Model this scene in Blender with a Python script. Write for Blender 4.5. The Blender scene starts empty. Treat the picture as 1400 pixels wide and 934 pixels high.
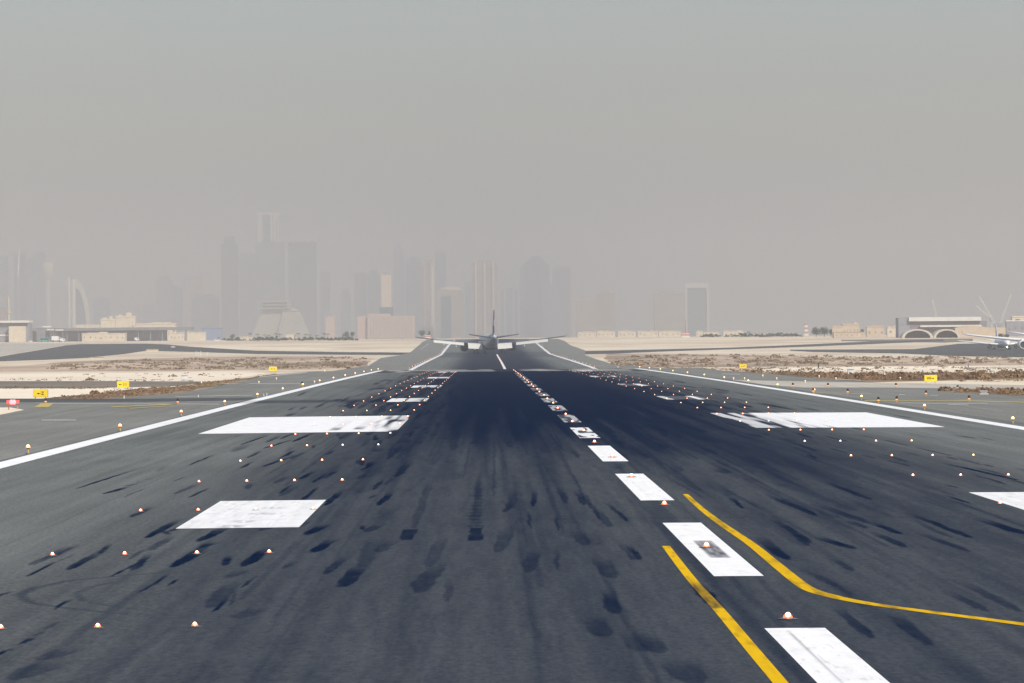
import bpy, bmesh, math, random
import numpy as np
from mathutils import Vector, Matrix
random.seed(11); RNG = np.random.default_rng(5)
R = math.radians
scene = bpy.context.scene
C = scene.collection

# ------------------------------------------------------------------ camera
F, CAMH, CAMX, VX, VY, ROLL = 7708.0, 4.372, -4.449, 663.07, 462.7, 0.008
cam_data = bpy.data.cameras.new('camera'); cam = bpy.data.objects.new('camera', cam_data); C.objects.link(cam)
cam_data.sensor_width = 36.0; cam_data.lens = F / 1400 * 36
cam_data.clip_start = 0.5; cam_data.clip_end = 60000
_a, _b = VX - 700.0, 467.0 - VY           # where straight ahead falls, from the picture centre
_c, _s = math.cos(ROLL), math.sin(ROLL)
_u0, _v0 = _c * _a + _s * _b, -_s * _a + _c * _b
yaw, pitch = math.atan(_u0 / F), math.atan(_v0 / F)
MROT = Matrix.Rotation(yaw, 3, 'Z') @ Matrix.Rotation(math.pi / 2 - pitch, 3, 'X') @ Matrix.Rotation(-ROLL, 3, 'Z')
cam.matrix_world = Matrix.Translation((CAMX, 0, CAMH)) @ MROT.to_4x4()
scene.camera = cam

# ------------------------------------------------------------------ sky, sun, exposure
SUN_EL, SUN_AZ = 42.0, 148.0              # azimuth clockwise from straight ahead (+Y): behind, to the right
world = bpy.data.worlds.new('World'); scene.world = world; world.use_nodes = True
wn = world.node_tree.nodes; wl = world.node_tree.links
sky = wn.new('ShaderNodeTexSky'); sky.sky_type = 'NISHITA'; sky.sun_disc = False
sky.sun_elevation = R(SUN_EL); sky.sun_rotation = R(SUN_AZ)
sky.air_density = 1.0; sky.dust_density = 2.0; sky.ozone_density = 2.0
wl.new(sky.outputs[0], wn['Background'].inputs[0]); wn['Background'].inputs[1].default_value = 0.114
sd = bpy.data.lights.new('sun', 'SUN'); sd.energy = 4.5; sd.angle = R(0.6); sd.color = (1.0, 0.95, 0.88)
sun = bpy.data.objects.new('sun', sd); C.objects.link(sun)
_d = Vector((math.sin(R(SUN_AZ)) * math.cos(R(SUN_EL)), math.cos(R(SUN_AZ)) * math.cos(R(SUN_EL)), math.sin(R(SUN_EL))))
sun.rotation_euler = _d.to_track_quat('Z', 'Y').to_euler(); sun.location = _d * 200
scene.view_settings.view_transform = 'Standard'; scene.view_settings.look = 'None'
scene.view_settings.exposure = 0.0; scene.view_settings.gamma = 1.0
scene.view_settings.use_curve_mapping = False
scene.render.engine = 'CYCLES'
cy = scene.cycles
cy.max_bounces = 6; cy.diffuse_bounces = 2; cy.glossy_bounces = 2; cy.volume_bounces = 1; cy.transparent_max_bounces = 8
cy.sample_clamp_indirect = 2.0; cy.use_denoising = True
try: cy.denoiser = 'OPENIMAGEDENOISE'
except Exception: pass
HAZE_DENSITY = 0.00015; HAZE_TOP = 358.0
HAZE_COLOR = (0.556, 0.560, 0.566); HAZE_ANISO = 0.0

# ------------------------------------------------------------------ helpers: ground profile and points
KY = np.array([-1400, 0, 200, 400, 600, 750, 850, 962, 1040, 1120, 1200, 1300, 1411, 1700, 2261, 2969, 3500, 4000, 21500.])
KZ = np.array([0.0, 0.0, -.039, -.155, -.349, -.546, -.70, -.90, -1.35, -2.1, -2.75, -3.0, -2.78, -2.46, -2.03, 2.64, 4.0, 4.6, 4.6])
CAMBER, HALF = 0.0039, 23.0
def gz(x, y): return float(np.interp(y, KY, KZ)) - CAMBER * min(abs(x), HALF)
def ray(px, py): return MROT @ Vector(((px - 700) / F, (467 - py) / F, -1))
def at(px, py):
    d = ray(px, py); yy = 40.0; prev = 40.0
    def above(y):
        t = y / d.y; return CAMH + d.z * t - gz(CAMX + d.x * t, y)
    while yy < 21000:
        if above(yy) < 0: break
        prev = yy; yy *= 1.01
    else: return (CAMX + d.x * 21000 / d.y, 21000.)
    lo, hi = prev, yy
    for _ in range(30):
        m = (lo + hi) / 2
        if above(m) > 0: lo = m
        else: hi = m
    t = lo / d.y
    return (CAMX + d.x * t, lo)
def atY(px, py, Y):
    d = ray(px, py); t = Y / d.y
    return (CAMX + d.x * t, CAMH + d.z * t)          # X, Z at distance Y
def px_of(x, y, z):
    v = MROT.transposed() @ Vector((x - CAMX, y, z - CAMH)); return 700 + F * v.x / -v.z, 467 - F * v.y / -v.z

# ------------------------------------------------------------------ materials
MATS = {}
def nodes_of(m): return m.node_tree.nodes, m.node_tree.links
def newmat(name):
    m = bpy.data.materials.new(name); m.use_nodes = True; MATS[name] = m
    return m, m.node_tree.nodes, m.node_tree.links, m.node_tree.nodes['Principled BSDF']
def plain(name, col, rough=0.7, var=0.12, scale=1.5, spec=0.3, metal=0.0, stretch=(1, 1, 1)):
    if name in MATS: return MATS[name]
    m, n, l, p = newmat(name)
    tc = n.new('ShaderNodeTexCoord'); mp = n.new('ShaderNodeMapping'); mp.inputs['Scale'].default_value = stretch
    nz = n.new('ShaderNodeTexNoise'); nz.inputs['Scale'].default_value = scale; nz.inputs['Detail'].default_value = 6
    cr = n.new('ShaderNodeValToRGB')
    cr.color_ramp.elements[0].position = 0.3; cr.color_ramp.elements[1].position = 0.7
    cr.color_ramp.elements[0].color = (*[c * (1 - var) for c in col], 1)
    cr.color_ramp.elements[1].color = (*[min(1, c * (1 + var)) for c in col], 1)
    l.new(tc.outputs['Object'], mp.inputs[0]); l.new(mp.outputs[0], nz.inputs['Vector']); l.new(nz.outputs[0], cr.inputs[0]); l.new(cr.outputs[0], p.inputs['Base Color'])
    p.inputs['Roughness'].default_value = rough; p.inputs['Metallic'].default_value = metal
    p.inputs['Specular IOR Level'].default_value = spec
    return m
def facade(name, wall, glass, sx, sz, gap=0.35, rough=0.5):
    """storeys and bays of windows from world-size coordinates"""
    if name in MATS: return MATS[name]
    m, n, l, p = newmat(name)
    tc = n.new('ShaderNodeTexCoord'); sp = n.new('ShaderNodeSeparateXYZ'); l.new(tc.outputs['Object'], sp.inputs[0])
    def wave(src, period, duty):
        a = n.new('ShaderNodeMath'); a.operation = 'DIVIDE'; a.inputs[1].default_value = period; l.new(src, a.inputs[0])
        b = n.new('ShaderNodeMath'); b.operation = 'FRACT'; l.new(a.outputs[0], b.inputs[0])
        c = n.new('ShaderNodeMath'); c.operation = 'GREATER_THAN'; c.inputs[1].default_value = duty; l.new(b.outputs[0], c.inputs[0]); return c
    ad = n.new('ShaderNodeMath'); ad.operation = 'ADD'; l.new(sp.outputs[0], ad.inputs[0]); l.new(sp.outputs[1], ad.inputs[1])
    wx, wz = wave(ad.outputs[0], sx, gap), wave(sp.outputs[2], sz, gap)
    mu = n.new('ShaderNodeMath'); mu.operation = 'MULTIPLY'; l.new(wx.outputs[0], mu.inputs[0]); l.new(wz.outputs[0], mu.inputs[1])
    nz = n.new('ShaderNodeTexNoise'); nz.inputs['Scale'].default_value = 0.05; nz.inputs['Detail'].default_value = 5; l.new(tc.outputs['Object'], nz.inputs['Vector'])
    mx = n.new('ShaderNodeMix'); mx.data_type = 'RGBA'; mx.inputs[6].default_value = (*wall, 1); mx.inputs[7].default_value = (*glass, 1)
    l.new(mu.outputs[0], mx.inputs[0])
    m2 = n.new('ShaderNodeMix'); m2.data_type = 'RGBA'; m2.blend_type = 'MULTIPLY'; m2.inputs[0].default_value = 0.5
    l.new(mx.outputs[2], m2.inputs[6]); l.new(nz.outputs[0], m2.inputs[7]); l.new(m2.outputs[2], p.inputs['Base Color'])
    p.inputs['Roughness'].default_value = rough
    return m
def emit(name, col, strength, base=(0.1, 0.1, 0.1)):
    if name in MATS: return MATS[name]
    m, n, l, p = newmat(name)
    p.inputs['Base Color'].default_value = (*base, 1)
    p.inputs['Emission Color'].default_value = (*col, 1); p.inputs['Emission Strength'].default_value = strength
    try: m.cycles.emission_sampling = 'NONE'
    except Exception: pass
    return m

def ramp(n, stops, interp='LINEAR'):
    cr = n.new('ShaderNodeValToRGB'); cr.color_ramp.interpolation = interp
    e = cr.color_ramp.elements
    while len(e) < len(stops): e.new(0.5)
    for k, (p, c) in enumerate(stops): e[k].position = p; e[k].color = (*c, 1) if len(c) == 3 else c
    return cr
def noise(n, l, vec, scale, detail=6, rough=0.6, stretch=None, off=(0, 0, 0)):
    mp = n.new('ShaderNodeMapping'); mp.inputs['Scale'].default_value = stretch or (1, 1, 1); mp.inputs['Location'].default_value = off
    l.new(vec, mp.inputs[0])
    nz = n.new('ShaderNodeTexNoise'); nz.inputs['Scale'].default_value = scale; nz.inputs['Detail'].default_value = detail; nz.inputs['Roughness'].default_value = rough
    l.new(mp.outputs[0], nz.inputs['Vector']); return nz.outputs[0]
def mixc(n, l, fac, a, b, mode='MIX'):
    mx = n.new('ShaderNodeMix'); mx.data_type = 'RGBA'; mx.blend_type = mode
    if isinstance(fac, (int, float)): mx.inputs[0].default_value = fac
    else: l.new(fac, mx.inputs[0])
    for k, v in ((6, a), (7, b)):
        if isinstance(v, tuple): mx.inputs[k].default_value = (*v, 1)
        else: l.new(v, mx.inputs[k])
    return mx.outputs[2]
def asphalt(name, lo, hi, rubber=False, paint=None):
    m, n, l, p = newmat(name)
    g = n.new('ShaderNodeNewGeometry').outputs['Position']
    big = noise(n, l, g, 0.03, 5, 0.6)
    strk = noise(n, l, g, 1.0, 4, 0.6, (1.6, 0.02, 1))
    fine = noise(n, l, g, 11.0, 4, 0.75, (1, 0.22, 1))
    base = ramp(n, [(0.3, lo), (0.7, hi)]); l.new(big, base.inputs[0])
    c = base.outputs[0]
    s1 = ramp(n, [(0.32, (0.84,) * 3), (0.68, (1.14,) * 3)]); l.new(strk, s1.inputs[0]); c = mixc(n, l, 0.8, c, s1.outputs[0], 'MULTIPLY')
    s2 = ramp(n, [(0.3, (0.60,) * 3), (0.7, (1.40,) * 3)]); l.new(fine, s2.inputs[0]); c = mixc(n, l, 0.7, c, s2.outputs[0], 'MULTIPLY')
    if paint:
        pn = noise(n, l, g, 2.2, 6, 0.7, (1, 0.25, 1))
        pr = ramp(n, [(0.22, tuple(x * 0.70 for x in paint)), (0.42, tuple(x * 0.93 for x in paint)), (0.62, paint)]); l.new(pn, pr.inputs[0]); c = pr.outputs[0]
    if rubber:
        at_ = n.new('ShaderNodeAttribute'); at_.attribute_name = 'rub'
        sn = noise(n, l, g, 2.6, 5, 0.65, (1.5, 0.05, 1))
        fn = noise(n, l, g, 7.0, 4, 0.7, (1, 0.5, 1))
        a1 = n.new('ShaderNodeMath'); a1.operation = 'MULTIPLY_ADD'; a1.inputs[1].default_value = 0.6; l.new(sn, a1.inputs[0]); a1.inputs[2].default_value = 0.7
        a2 = n.new('ShaderNodeMath'); a2.operation = 'MULTIPLY_ADD'; a2.inputs[1].default_value = 0.4; l.new(fn, a2.inputs[0]); a2.inputs[2].default_value = 0.8
        a3 = n.new('ShaderNodeMath'); a3.operation = 'MULTIPLY'; l.new(a1.outputs[0], a3.inputs[0]); l.new(a2.outputs[0], a3.inputs[1])
        # thin rubber follows the streaks, thick rubber is solid
        a5 = n.new('ShaderNodeMapRange'); a5.inputs['From Min'].default_value = 0.55; a5.inputs['From Max'].default_value = 1.0
        l.new(at_.outputs['Fac'], a5.inputs[0])
        mxx = n.new('ShaderNodeMix'); l.new(a5.outputs[0], mxx.inputs[0]); l.new(a3.outputs[0], mxx.inputs[2]); mxx.inputs[3].default_value = 1.0
        a4 = n.new('ShaderNodeMath'); a4.operation = 'MULTIPLY'; a4.use_clamp = True; l.new(mxx.outputs[0], a4.inputs[0]); l.new(at_.outputs['Fac'], a4.inputs[1])
        c = mixc(n, l, a4.outputs[0], c, (0.0008, 0.0095, 0.033))
    l.new(c, p.inputs['Base Color'])
    p.inputs['Roughness'].default_value = 0.95; p.inputs['Specular IOR Level'].default_value = 0.0
    bp = n.new('ShaderNodeBump'); bp.inputs['Strength'].default_value = 0.25; bp.inputs['Distance'].default_value = 0.02
    l.new(fine, bp.inputs['Height']); l.new(bp.outputs[0], p.inputs['Normal'])
    return m
def land(name, sand, dark, t0, t1, scale=0.02, spots=0.62):
    m, n, l, p = newmat(name)
    g = n.new('ShaderNodeNewGeometry').outputs['Position']
    a = noise(n, l, g, scale, 8, 0.62, (1, 0.35, 1)); b = noise(n, l, g, 0.25, 6, 0.7, (1, 0.3, 1), (31, 7, 0)); d = noise(n, l, g, 0.004, 4, 0.5, (1, 0.6, 1), (5, 90, 0))
    r1 = ramp(n, [(t0, sand), (t1, dark)]); l.new(a, r1.inputs[0])
    r2 = ramp(n, [(spots, (1, 1, 1)), (spots + 0.1, (0.42, 0.36, 0.30))]); l.new(b, r2.inputs[0])
    r3 = ramp(n, [(0.35, (0.86, 0.84, 0.82)), (0.65, (1.08, 1.08, 1.06))]); l.new(d, r3.inputs[0])
    c = mixc(n, l, 1.0, r1.outputs[0], r2.outputs[0], 'MULTIPLY'); c = mixc(n, l, 1.0, c, r3.outputs[0], 'MULTIPLY')
    l.new(c, p.inputs['Base Color']); p.inputs['Roughness'].default_value = 1.0; p.inputs['Specular IOR Level'].default_value = 0.05
    return m
M_SAND = land('sand_ground', (0.72, 0.62, 0.48), (0.54, 0.43, 0.32), 0.45, 0.68)
M_PALE = land('pale_sand', (0.84, 0.745, 0.60), (0.74, 0.64, 0.51), 0.45, 0.7, 0.02, 0.72)
M_TAN = land('tan_scrubland', (0.58, 0.45, 0.345), (0.30, 0.225, 0.165), 0.40, 0.60, 0.012, 0.58)
M_BROWN = land('brown_scrubland', (0.34, 0.235, 0.15), (0.17, 0.12, 0.08), 0.4, 0.6, 0.08, 0.55)
M_RUNWAY = asphalt('runway_asphalt', (0.138, 0.147, 0.141), (0.170, 0.180, 0.172), rubber=True)
M_SHOULDER = asphalt('shoulder_asphalt', (0.185, 0.188, 0.172), (0.225, 0.228, 0.208))
M_TAXI = asphalt('old_taxiway_asphalt', (0.17, 0.15, 0.125), (0.24, 0.21, 0.175))
M_DARKPAVE = asphalt('dark_pavement', (0.075, 0.08, 0.085), (0.10, 0.105, 0.11))
M_CONC = asphalt('pale_concrete', (0.42, 0.385, 0.33), (0.50, 0.465, 0.40))
M_WHITE = asphalt('white_runway_paint', (.5, .5, .5), (.6, .6, .6), rubber=True, paint=(0.86, 0.86, 0.85))
M_YELLOW = asphalt('yellow_taxi_paint', (.5, .5, .5), (.6, .6, .6), rubber=True, paint=(0.76, 0.46, 0.012))
M_OLDWHITE = asphalt('worn_white_paint', (.5, .5, .5), (.6, .6, .6), paint=(0.48, 0.47, 0.43))
M_OLDYELLOW = asphalt('worn_yellow_paint', (.5, .5, .5), (.6, .6, .6), paint=(0.50, 0.40, 0.15))

# ------------------------------------------------------------------ object helpers
def tag(o, label=None, cat=None, group=None, kind=None):
    if label: o['label'] = label
    if cat: o['category'] = cat
    if group: o['group'] = group
    if kind: o['kind'] = kind
    return o
def empty(name, loc, rz=0):
    o = bpy.data.objects.new(name, None); C.objects.link(o); o.location = loc; o.rotation_euler = (0, 0, rz); return o
def thing(name, label, cat, loc=(0, 0, 0), rz=0, group=None): return tag(empty(name, loc, rz), label, cat, group)
def copy_tree(o, parent=None):
    c = o.copy(); C.objects.link(c); c.parent = parent
    for ch in list(o.children): copy_tree(ch, c)
    return c
class MB:
    def __init__(s): s.v = []; s.f = []
    def add(s, vs, fs):
        k = len(s.v); s.v += [tuple(map(float, v)) for v in vs]; s.f += [tuple(i + k for i in f) for f in fs]; return s
    def box(s, x0, x1, y0, y1, z0, z1):
        return s.add([(x0, y0, z0), (x1, y0, z0), (x1, y1, z0), (x0, y1, z0), (x0, y0, z1), (x1, y0, z1), (x1, y1, z1), (x0, y1, z1)],
                     [(0, 3, 2, 1), (4, 5, 6, 7), (0, 1, 5, 4), (1, 2, 6, 5), (2, 3, 7, 6), (3, 0, 4, 7)])
    def prism(s, poly, y0, y1):          # polygon in x-z pushed along y (ccw seen from -y)
        n = len(poly)
        return s.add([(x, y0, z) for x, z in poly] + [(x, y1, z) for x, z in poly],
                     [tuple(range(n)), tuple(range(2 * n - 1, n - 1, -1))] + [(i, i + n, (i + 1) % n + n, (i + 1) % n)[::-1] for i in range(n)])
    def tube(s, a, b, ra, rb=None, n=8, caps=True):
        a, b = Vector(a), Vector(b); rb = ra if rb is None else rb
        q = (b - a).to_track_quat('Z', 'Y'); vs = []
        for c, r in ((a, ra), (b, rb)):
            for k in range(n): vs.append(c + q @ Vector((r * math.cos(2 * math.pi * k / n), r * math.sin(2 * math.pi * k / n), 0)))
        fs = [(k, (k + 1) % n, (k + 1) % n + n, k + n) for k in range(n)]
        if caps: fs += [tuple(range(n))[::-1], tuple(range(n, 2 * n))]
        return s.add(vs, fs)
    def loft(s, rings, caps=True):
        n = len(rings[0]); vs = [p for r in rings for p in r]; fs = []
        for i in range(len(rings) - 1):
            for k in range(n): fs.append((i * n + k, i * n + (k + 1) % n, (i + 1) * n + (k + 1) % n, (i + 1) * n + k))
        if caps: fs += [tuple(range(n))[::-1], tuple(range((len(rings) - 1) * n, len(rings) * n))]
        return s.add(vs, fs)
    def build(s, name, mat, parent=None, smooth=False, bevel=0):
        me = bpy.data.meshes.new(name); me.from_pydata(s.v, [], s.f)
        bm = bmesh.new(); bm.from_mesh(me); bmesh.ops.recalc_face_normals(bm, faces=bm.faces)
        if bevel: bmesh.ops.bevel(bm, geom=bm.edges[:], offset=bevel, segments=1, affect='EDGES')
        bm.to_mesh(me); bm.free()
        if smooth: me.polygons.foreach_set('use_smooth', [True] * len(me.polygons))
        me.materials.append(mat); o = bpy.data.objects.new(name, me); C.objects.link(o)
        if parent: o.parent = parent
        return o
_knots = sorted(set(list(KY[1:-1]) + []))
def sheet(name, pts, off, mat, kind='structure'):
    """flat polygon laid on the ground profile"""
    bm = bmesh.new(); bm.faces.new([bm.verts.new((x, y, 0)) for x, y in pts])
    ys = [p[1] for p in pts]; xs = [p[0] for p in pts]
    for k in _knots:
        if min(ys) < k < max(ys): bmesh.ops.bisect_plane(bm, geom=bm.verts[:] + bm.edges[:] + bm.faces[:], plane_co=(0, k, 0), plane_no=(0, 1, 0))
    for k in (-HALF, 0, HALF):
        if min(xs) < k < max(xs): bmesh.ops.bisect_plane(bm, geom=bm.verts[:] + bm.edges[:] + bm.faces[:], plane_co=(k, 0, 0), plane_no=(1, 0, 0))
    bmesh.ops.triangulate(bm, faces=bm.faces[:])
    for v in bm.verts: v.co.z = gz(v.co.x, v.co.y) + off
    bmesh.ops.recalc_face_normals(bm, faces=bm.faces)
    up = sum(f.normal.z * f.calc_area() for f in bm.faces)
    if up < 0: bmesh.ops.reverse_faces(bm, faces=bm.faces[:])
    me = bpy.data.meshes.new(name); bm.to_mesh(me); bm.free(); me.materials.append(mat)
    o = bpy.data.objects.new(name, me); C.objects.link(o)
    if kind: o['kind'] = kind
    return o
def wobble(pts, amp=0.6, step=6):
    out = []; n = len(pts)
    for i in range(n):
        (x0, y0), (x1, y1) = pts[i], pts[(i + 1) % n]
        k = min(24, max(1, int(math.hypot(x1 - x0, (y1 - y0) * .15) / step)))
        for j in range(k):
            t = j / k; out.append((x0 + (x1 - x0) * t + random.uniform(-amp, amp) * (j > 0), y0 + (y1 - y0) * t + random.uniform(-amp, amp) * 4 * (j > 0)))
    return out
def P(*px): return [at(x, y) for x, y in px]

# ------------------------------------------------------------------ haze (after the light, round everything)
me = bpy.data.meshes.new('haze'); _b = MB().box(-5200, 5200, -1500, 21500, -5.0, HAZE_TOP)
me.from_pydata(_b.v, [], _b.f); hz = bpy.data.objects.new('haze', me); C.objects.link(hz)
mh = bpy.data.materials.new('haze_air'); mh.use_nodes = True
for nd in list(mh.node_tree.nodes):
    if nd.type != 'OUTPUT_MATERIAL': mh.node_tree.nodes.remove(nd)
pv = mh.node_tree.nodes.new('ShaderNodeVolumePrincipled'); pv.inputs['Density'].default_value = HAZE_DENSITY
pv.inputs['Color'].default_value = (*HAZE_COLOR, 1); pv.inputs['Anisotropy'].default_value = HAZE_ANISO
mh.node_tree.links.new(pv.outputs[0], mh.node_tree.nodes['Material Output'].inputs['Volume'])
me.materials.append(mh); hz['kind'] = 'stuff'

# ------------------------------------------------------------------ rubber field on the runway
def vnoise(x, y, seed=0):
    xi, yi = np.floor(x).astype(np.int64), np.floor(y).astype(np.int64); fx, fy = x - xi, y - yi
    fx, fy = fx * fx * (3 - 2 * fx), fy * fy * (3 - 2 * fy)
    def h(a, b):
        n = (a * 374761393 + b * 668265263 + seed * 982451653) & 0x7fffffff
        n = ((n ^ (n >> 13)) * 1274126177) & 0x7fffffff
        return ((n ^ (n >> 16)) & 0xffff) / 65535.0
    return (h(xi, yi) * (1 - fx) + h(xi + 1, yi) * fx) * (1 - fy) + (h(xi, yi + 1) * (1 - fx) + h(xi + 1, yi + 1) * fx) * fy
def sstep(a, b, x):
    t = np.clip((x - a) / (b - a), 0, 1); return t * t * (3 - 2 * t)
MARKS = []   # X0, Y near, X1, Y far, half width, strength, far fade start, soft
def mk(x1, y1, x2, y2, w, s, fade=0.45, soft=0.2):
    a, b = at(x1, y1), at(x2, y2); b = (b[0], b[1] + .25 * (b[1] - a[1])); MARKS.append((a[0], a[1], b[0], b[1], w * .25, min(.98, s * 1.08), fade, soft))
for t in [(104,668,181,644,.34,.85),(143,675,176,666,.5,.9),(170,664.6,190,661.5,.3,.6),(186,660,199,658.3,.25,.5),(198,656,212,653.6,.22,.4),
    (201,735,245,712,.5,.95),(272,740,312,721,.62,.97),(272,749,300,742,.5,.6),(234,775,275,755,.62,.95),(332,774,370,750,.62,.95),(36,788,82,767,.16,.85),(82,767,100,758,.14,.4),
    (154,788,191,768,.16,.85),(193,809,232,785,.16,.85),(229,801,247,791,.13,.85),(73,833,97,820,.2,.9),(-8,817,15,809,.2,.85),(-10,898,20,887,.22,.9),(26,881,43,872,.22,.8),
    (46,869,60,864,.2,.5),(62,860,78,850,.2,.35),(290,836,310,820,.17,.9),(313,827,322,808,.12,.5),(331,803,349,788,.16,.75),(285,830,319,798,.7,.5),(311,790,332,780,.6,.4),(325,845,356,833,.8,.35),
    (58,902,100,888,.9,.35),(20,928,75,906,1.0,.4),(168,680,200,667,.25,.4),(258,680,283,668,.2,.5),(380,675,400,664,.2,.6),
    (445,691,469,671,.45,.85),(428,660,445,648,.3,.8),(516,691,536,674,.5,.9),(419,731,447,718,.62,.92),(428,755,459,738,.6,.9),(500,727,524,717,.6,.6),(467,802,497,774,.75,.75),(495,775,515,735,.8,.4),
    (519,755,540,738,.6,.45),(571,810,604,772,.85,.5),(586,775,607,735,.6,.35),(612,822,614,795,.3,.4),(682,755,697,722,.7,.45),(700,695,703,672,.5,.4),(722,782,738,752,.6,.45),
    (690,700,700,688,.4,.65),(730,692,733,672,.32,.75),(726,722,722,700,.22,.6),(764,725,760,705,.2,.65),(762,778,762,750,.22,.5),(775,688,765,668,.4,.6),
    (800,745,790,725,.7,.45),(843,838,830,808,.6,.7),(838,790,820,765,.8,.5),(867,765,850,745,.4,.5),(880,890,860,865,.8,.35),(903,892,880,870,.7,.45),(825,870,812,845,.8,.5),(950,934,925,905,1.,.5),
    (875,765,860,748,.3,.8),(860,713,830,690,.3,.75),(835,720,815,698,.5,.5),(820,708,795,672,.35,.6),(800,690,788,672,.4,.7),
    (985,832,950,800,.62,.88),(1190,872,1150,832,.42,.7),(1270,882,1225,842,.55,.6),(1167,750,1115,735,.6,.85),(1232,730,1190,715,.5,.85),(1238,748,1195,729,.5,.7),(1108,742,1055,708,.45,.7),(1078,765,1042,738,.6,.7),
    (1076,764,1050,748,.5,.7),(1105,746,1085,728,.4,.6),(1166,780,1140,765,.4,.5),(1188,715,1110,690,.7,.6),(1115,705,1050,678,.5,.75),(1015,695,1000,680,.3,.85),(1185,722,1160,712,.5,.6),(1325,735,1245,702,.5,.8),(1325,754,1260,731,.5,.6),
    (1327,688,1295,678,.3,.85),(1400,730,1345,712,.8,.8),(1390,656,1290,634,.5,.9),(1375,662,1330,648,.4,.6),(1190,683,1130,660,.5,.7),(1145,802,1100,780,.4,.45),(1395,835,1310,795,.5,.5),(1350,835,1300,812,.45,.5),
    (1300,735,1250,712,.3,.4),(1165,815,1135,795,.3,.4),(1200,600,1168,594,.2,.8),(1292,601,1230,593,.2,.4),(1358,602,1340,598,.2,.7),(1358,638,1346,635,.3,.8),
    (330,608,372,594,.3,.9),(361,613,400,602,.35,.9),(258,636,292,622,.3,.75),(400,604,430,592,.5,.85),(360,638,400,625,.45,.8),(329,640,345,632,.3,.8),(410,655,430,645,.45,.85),(494,643,512,634,.4,.85),
    (259,680,282,669,.2,.7),(382,675,398,664,.2,.7),(320,598,332,594,.2,.6),(530,628,548,610,.5,.6),(542,652,560,632,.6,.7),(410,560,418,556,.6,.7),(395,561,402,557,.5,.6),(408,541,416,536,.8,.6)]:
    mk(*t)
# rectangular patches where a locked wheel skipped, with ribs behind them
for t in [(555,738,560,726,.62,.75,.9,.06),(564,722,590,655,.5,.4,.5,.3),(650,739,651,724,.62,.8,.9,.06),(652,720,653,664,.5,.35,.6,.25)]: mk(*t)
for q in range(12): mk(649.5 + q * .25, 720 - q * 4.6, 649.7 + q * .25, 719 - q * 4.6, .75, .5 - q * .02, .9, .1)
POLY = []    # long faint tyre tracks: points, half width, strength
def tr(pts, w, s): POLY.append(([at(*p) for p in pts], w / 2, s))
tr([(345,777),(283,780),(220,783),(157,788),(94,794),(47,804),(27,813),(41,824),(79,830),(142,837),(205,841),(300,843)], .35, .55)
tr([(240,788),(205,793),(157,796),(126,802),(104,811.5),(113,821),(142,827),(189,833),(230,836)], .3, .5)
tr([(60,960),(110,930),(142,918.6),(189,892),(236,860),(261,841),(285,818)], .5, .55)
tr([(0,640+160),(60,790),(150,775),(260,768),(330,764)], .3, .18)
_rr = random.Random(3)
for q in range(950):                      # touchdown marks: a sharp near end, fading away from the camera
    Y = 112 + 760 * (_rr.random() ** 0.85); side = _rr.choice((-1, 1))
    X = side * abs(_rr.gauss(5.0, 3.3)) + _rr.gauss(0, .6)
    if Y < 330 and _rr.random() < 0.35: X = _rr.gauss(0.5, 7.5)
    if Y < 175 and X < -1.0 and _rr.random() < .8: continue
    ln = _rr.uniform(4, 26) * (1 + Y / 500); MARKS.append((X, Y, X + _rr.gauss(0, .15), Y + ln, _rr.uniform(.1, .34), _rr.uniform(.2, .62) * (0.55 if Y < 200 else 1), .25, .6))
for q in range(420):                      # long thin wheel traces
    Y = 60 + 640 * _rr.random() ** .8; X = _rr.gauss(0.5, 6.0)
    MARKS.append((X, Y, X + _rr.gauss(0, .25), Y + _rr.uniform(25, 160), _rr.uniform(.05, .13), _rr.uniform(.12, .38), .5, .5))
for q in range(170):                      # short crisp dashes, many beside the left and right blocks
    Y = 95 + 330 * _rr.random(); X = _rr.choice((-1, -1, 1)) * _rr.uniform(7, 14.5)
    MARKS.append((X, Y, X + _rr.gauss(0, .12), Y + _rr.uniform(2, 9) * (1 + Y / 200), _rr.uniform(.06, .13), _rr.uniform(.4, .9), .5, .2))
for q in range(150):
    Y = 330 + 500 * _rr.random(); X = _rr.choice((-1, 1)) * _rr.uniform(9, 16.5)
    MARKS.append((X, Y, X + _rr.gauss(0, .2), Y + _rr.uniform(12, 60), _rr.uniform(.15, .4), _rr.uniform(.3, .8), .3, .5))
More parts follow.
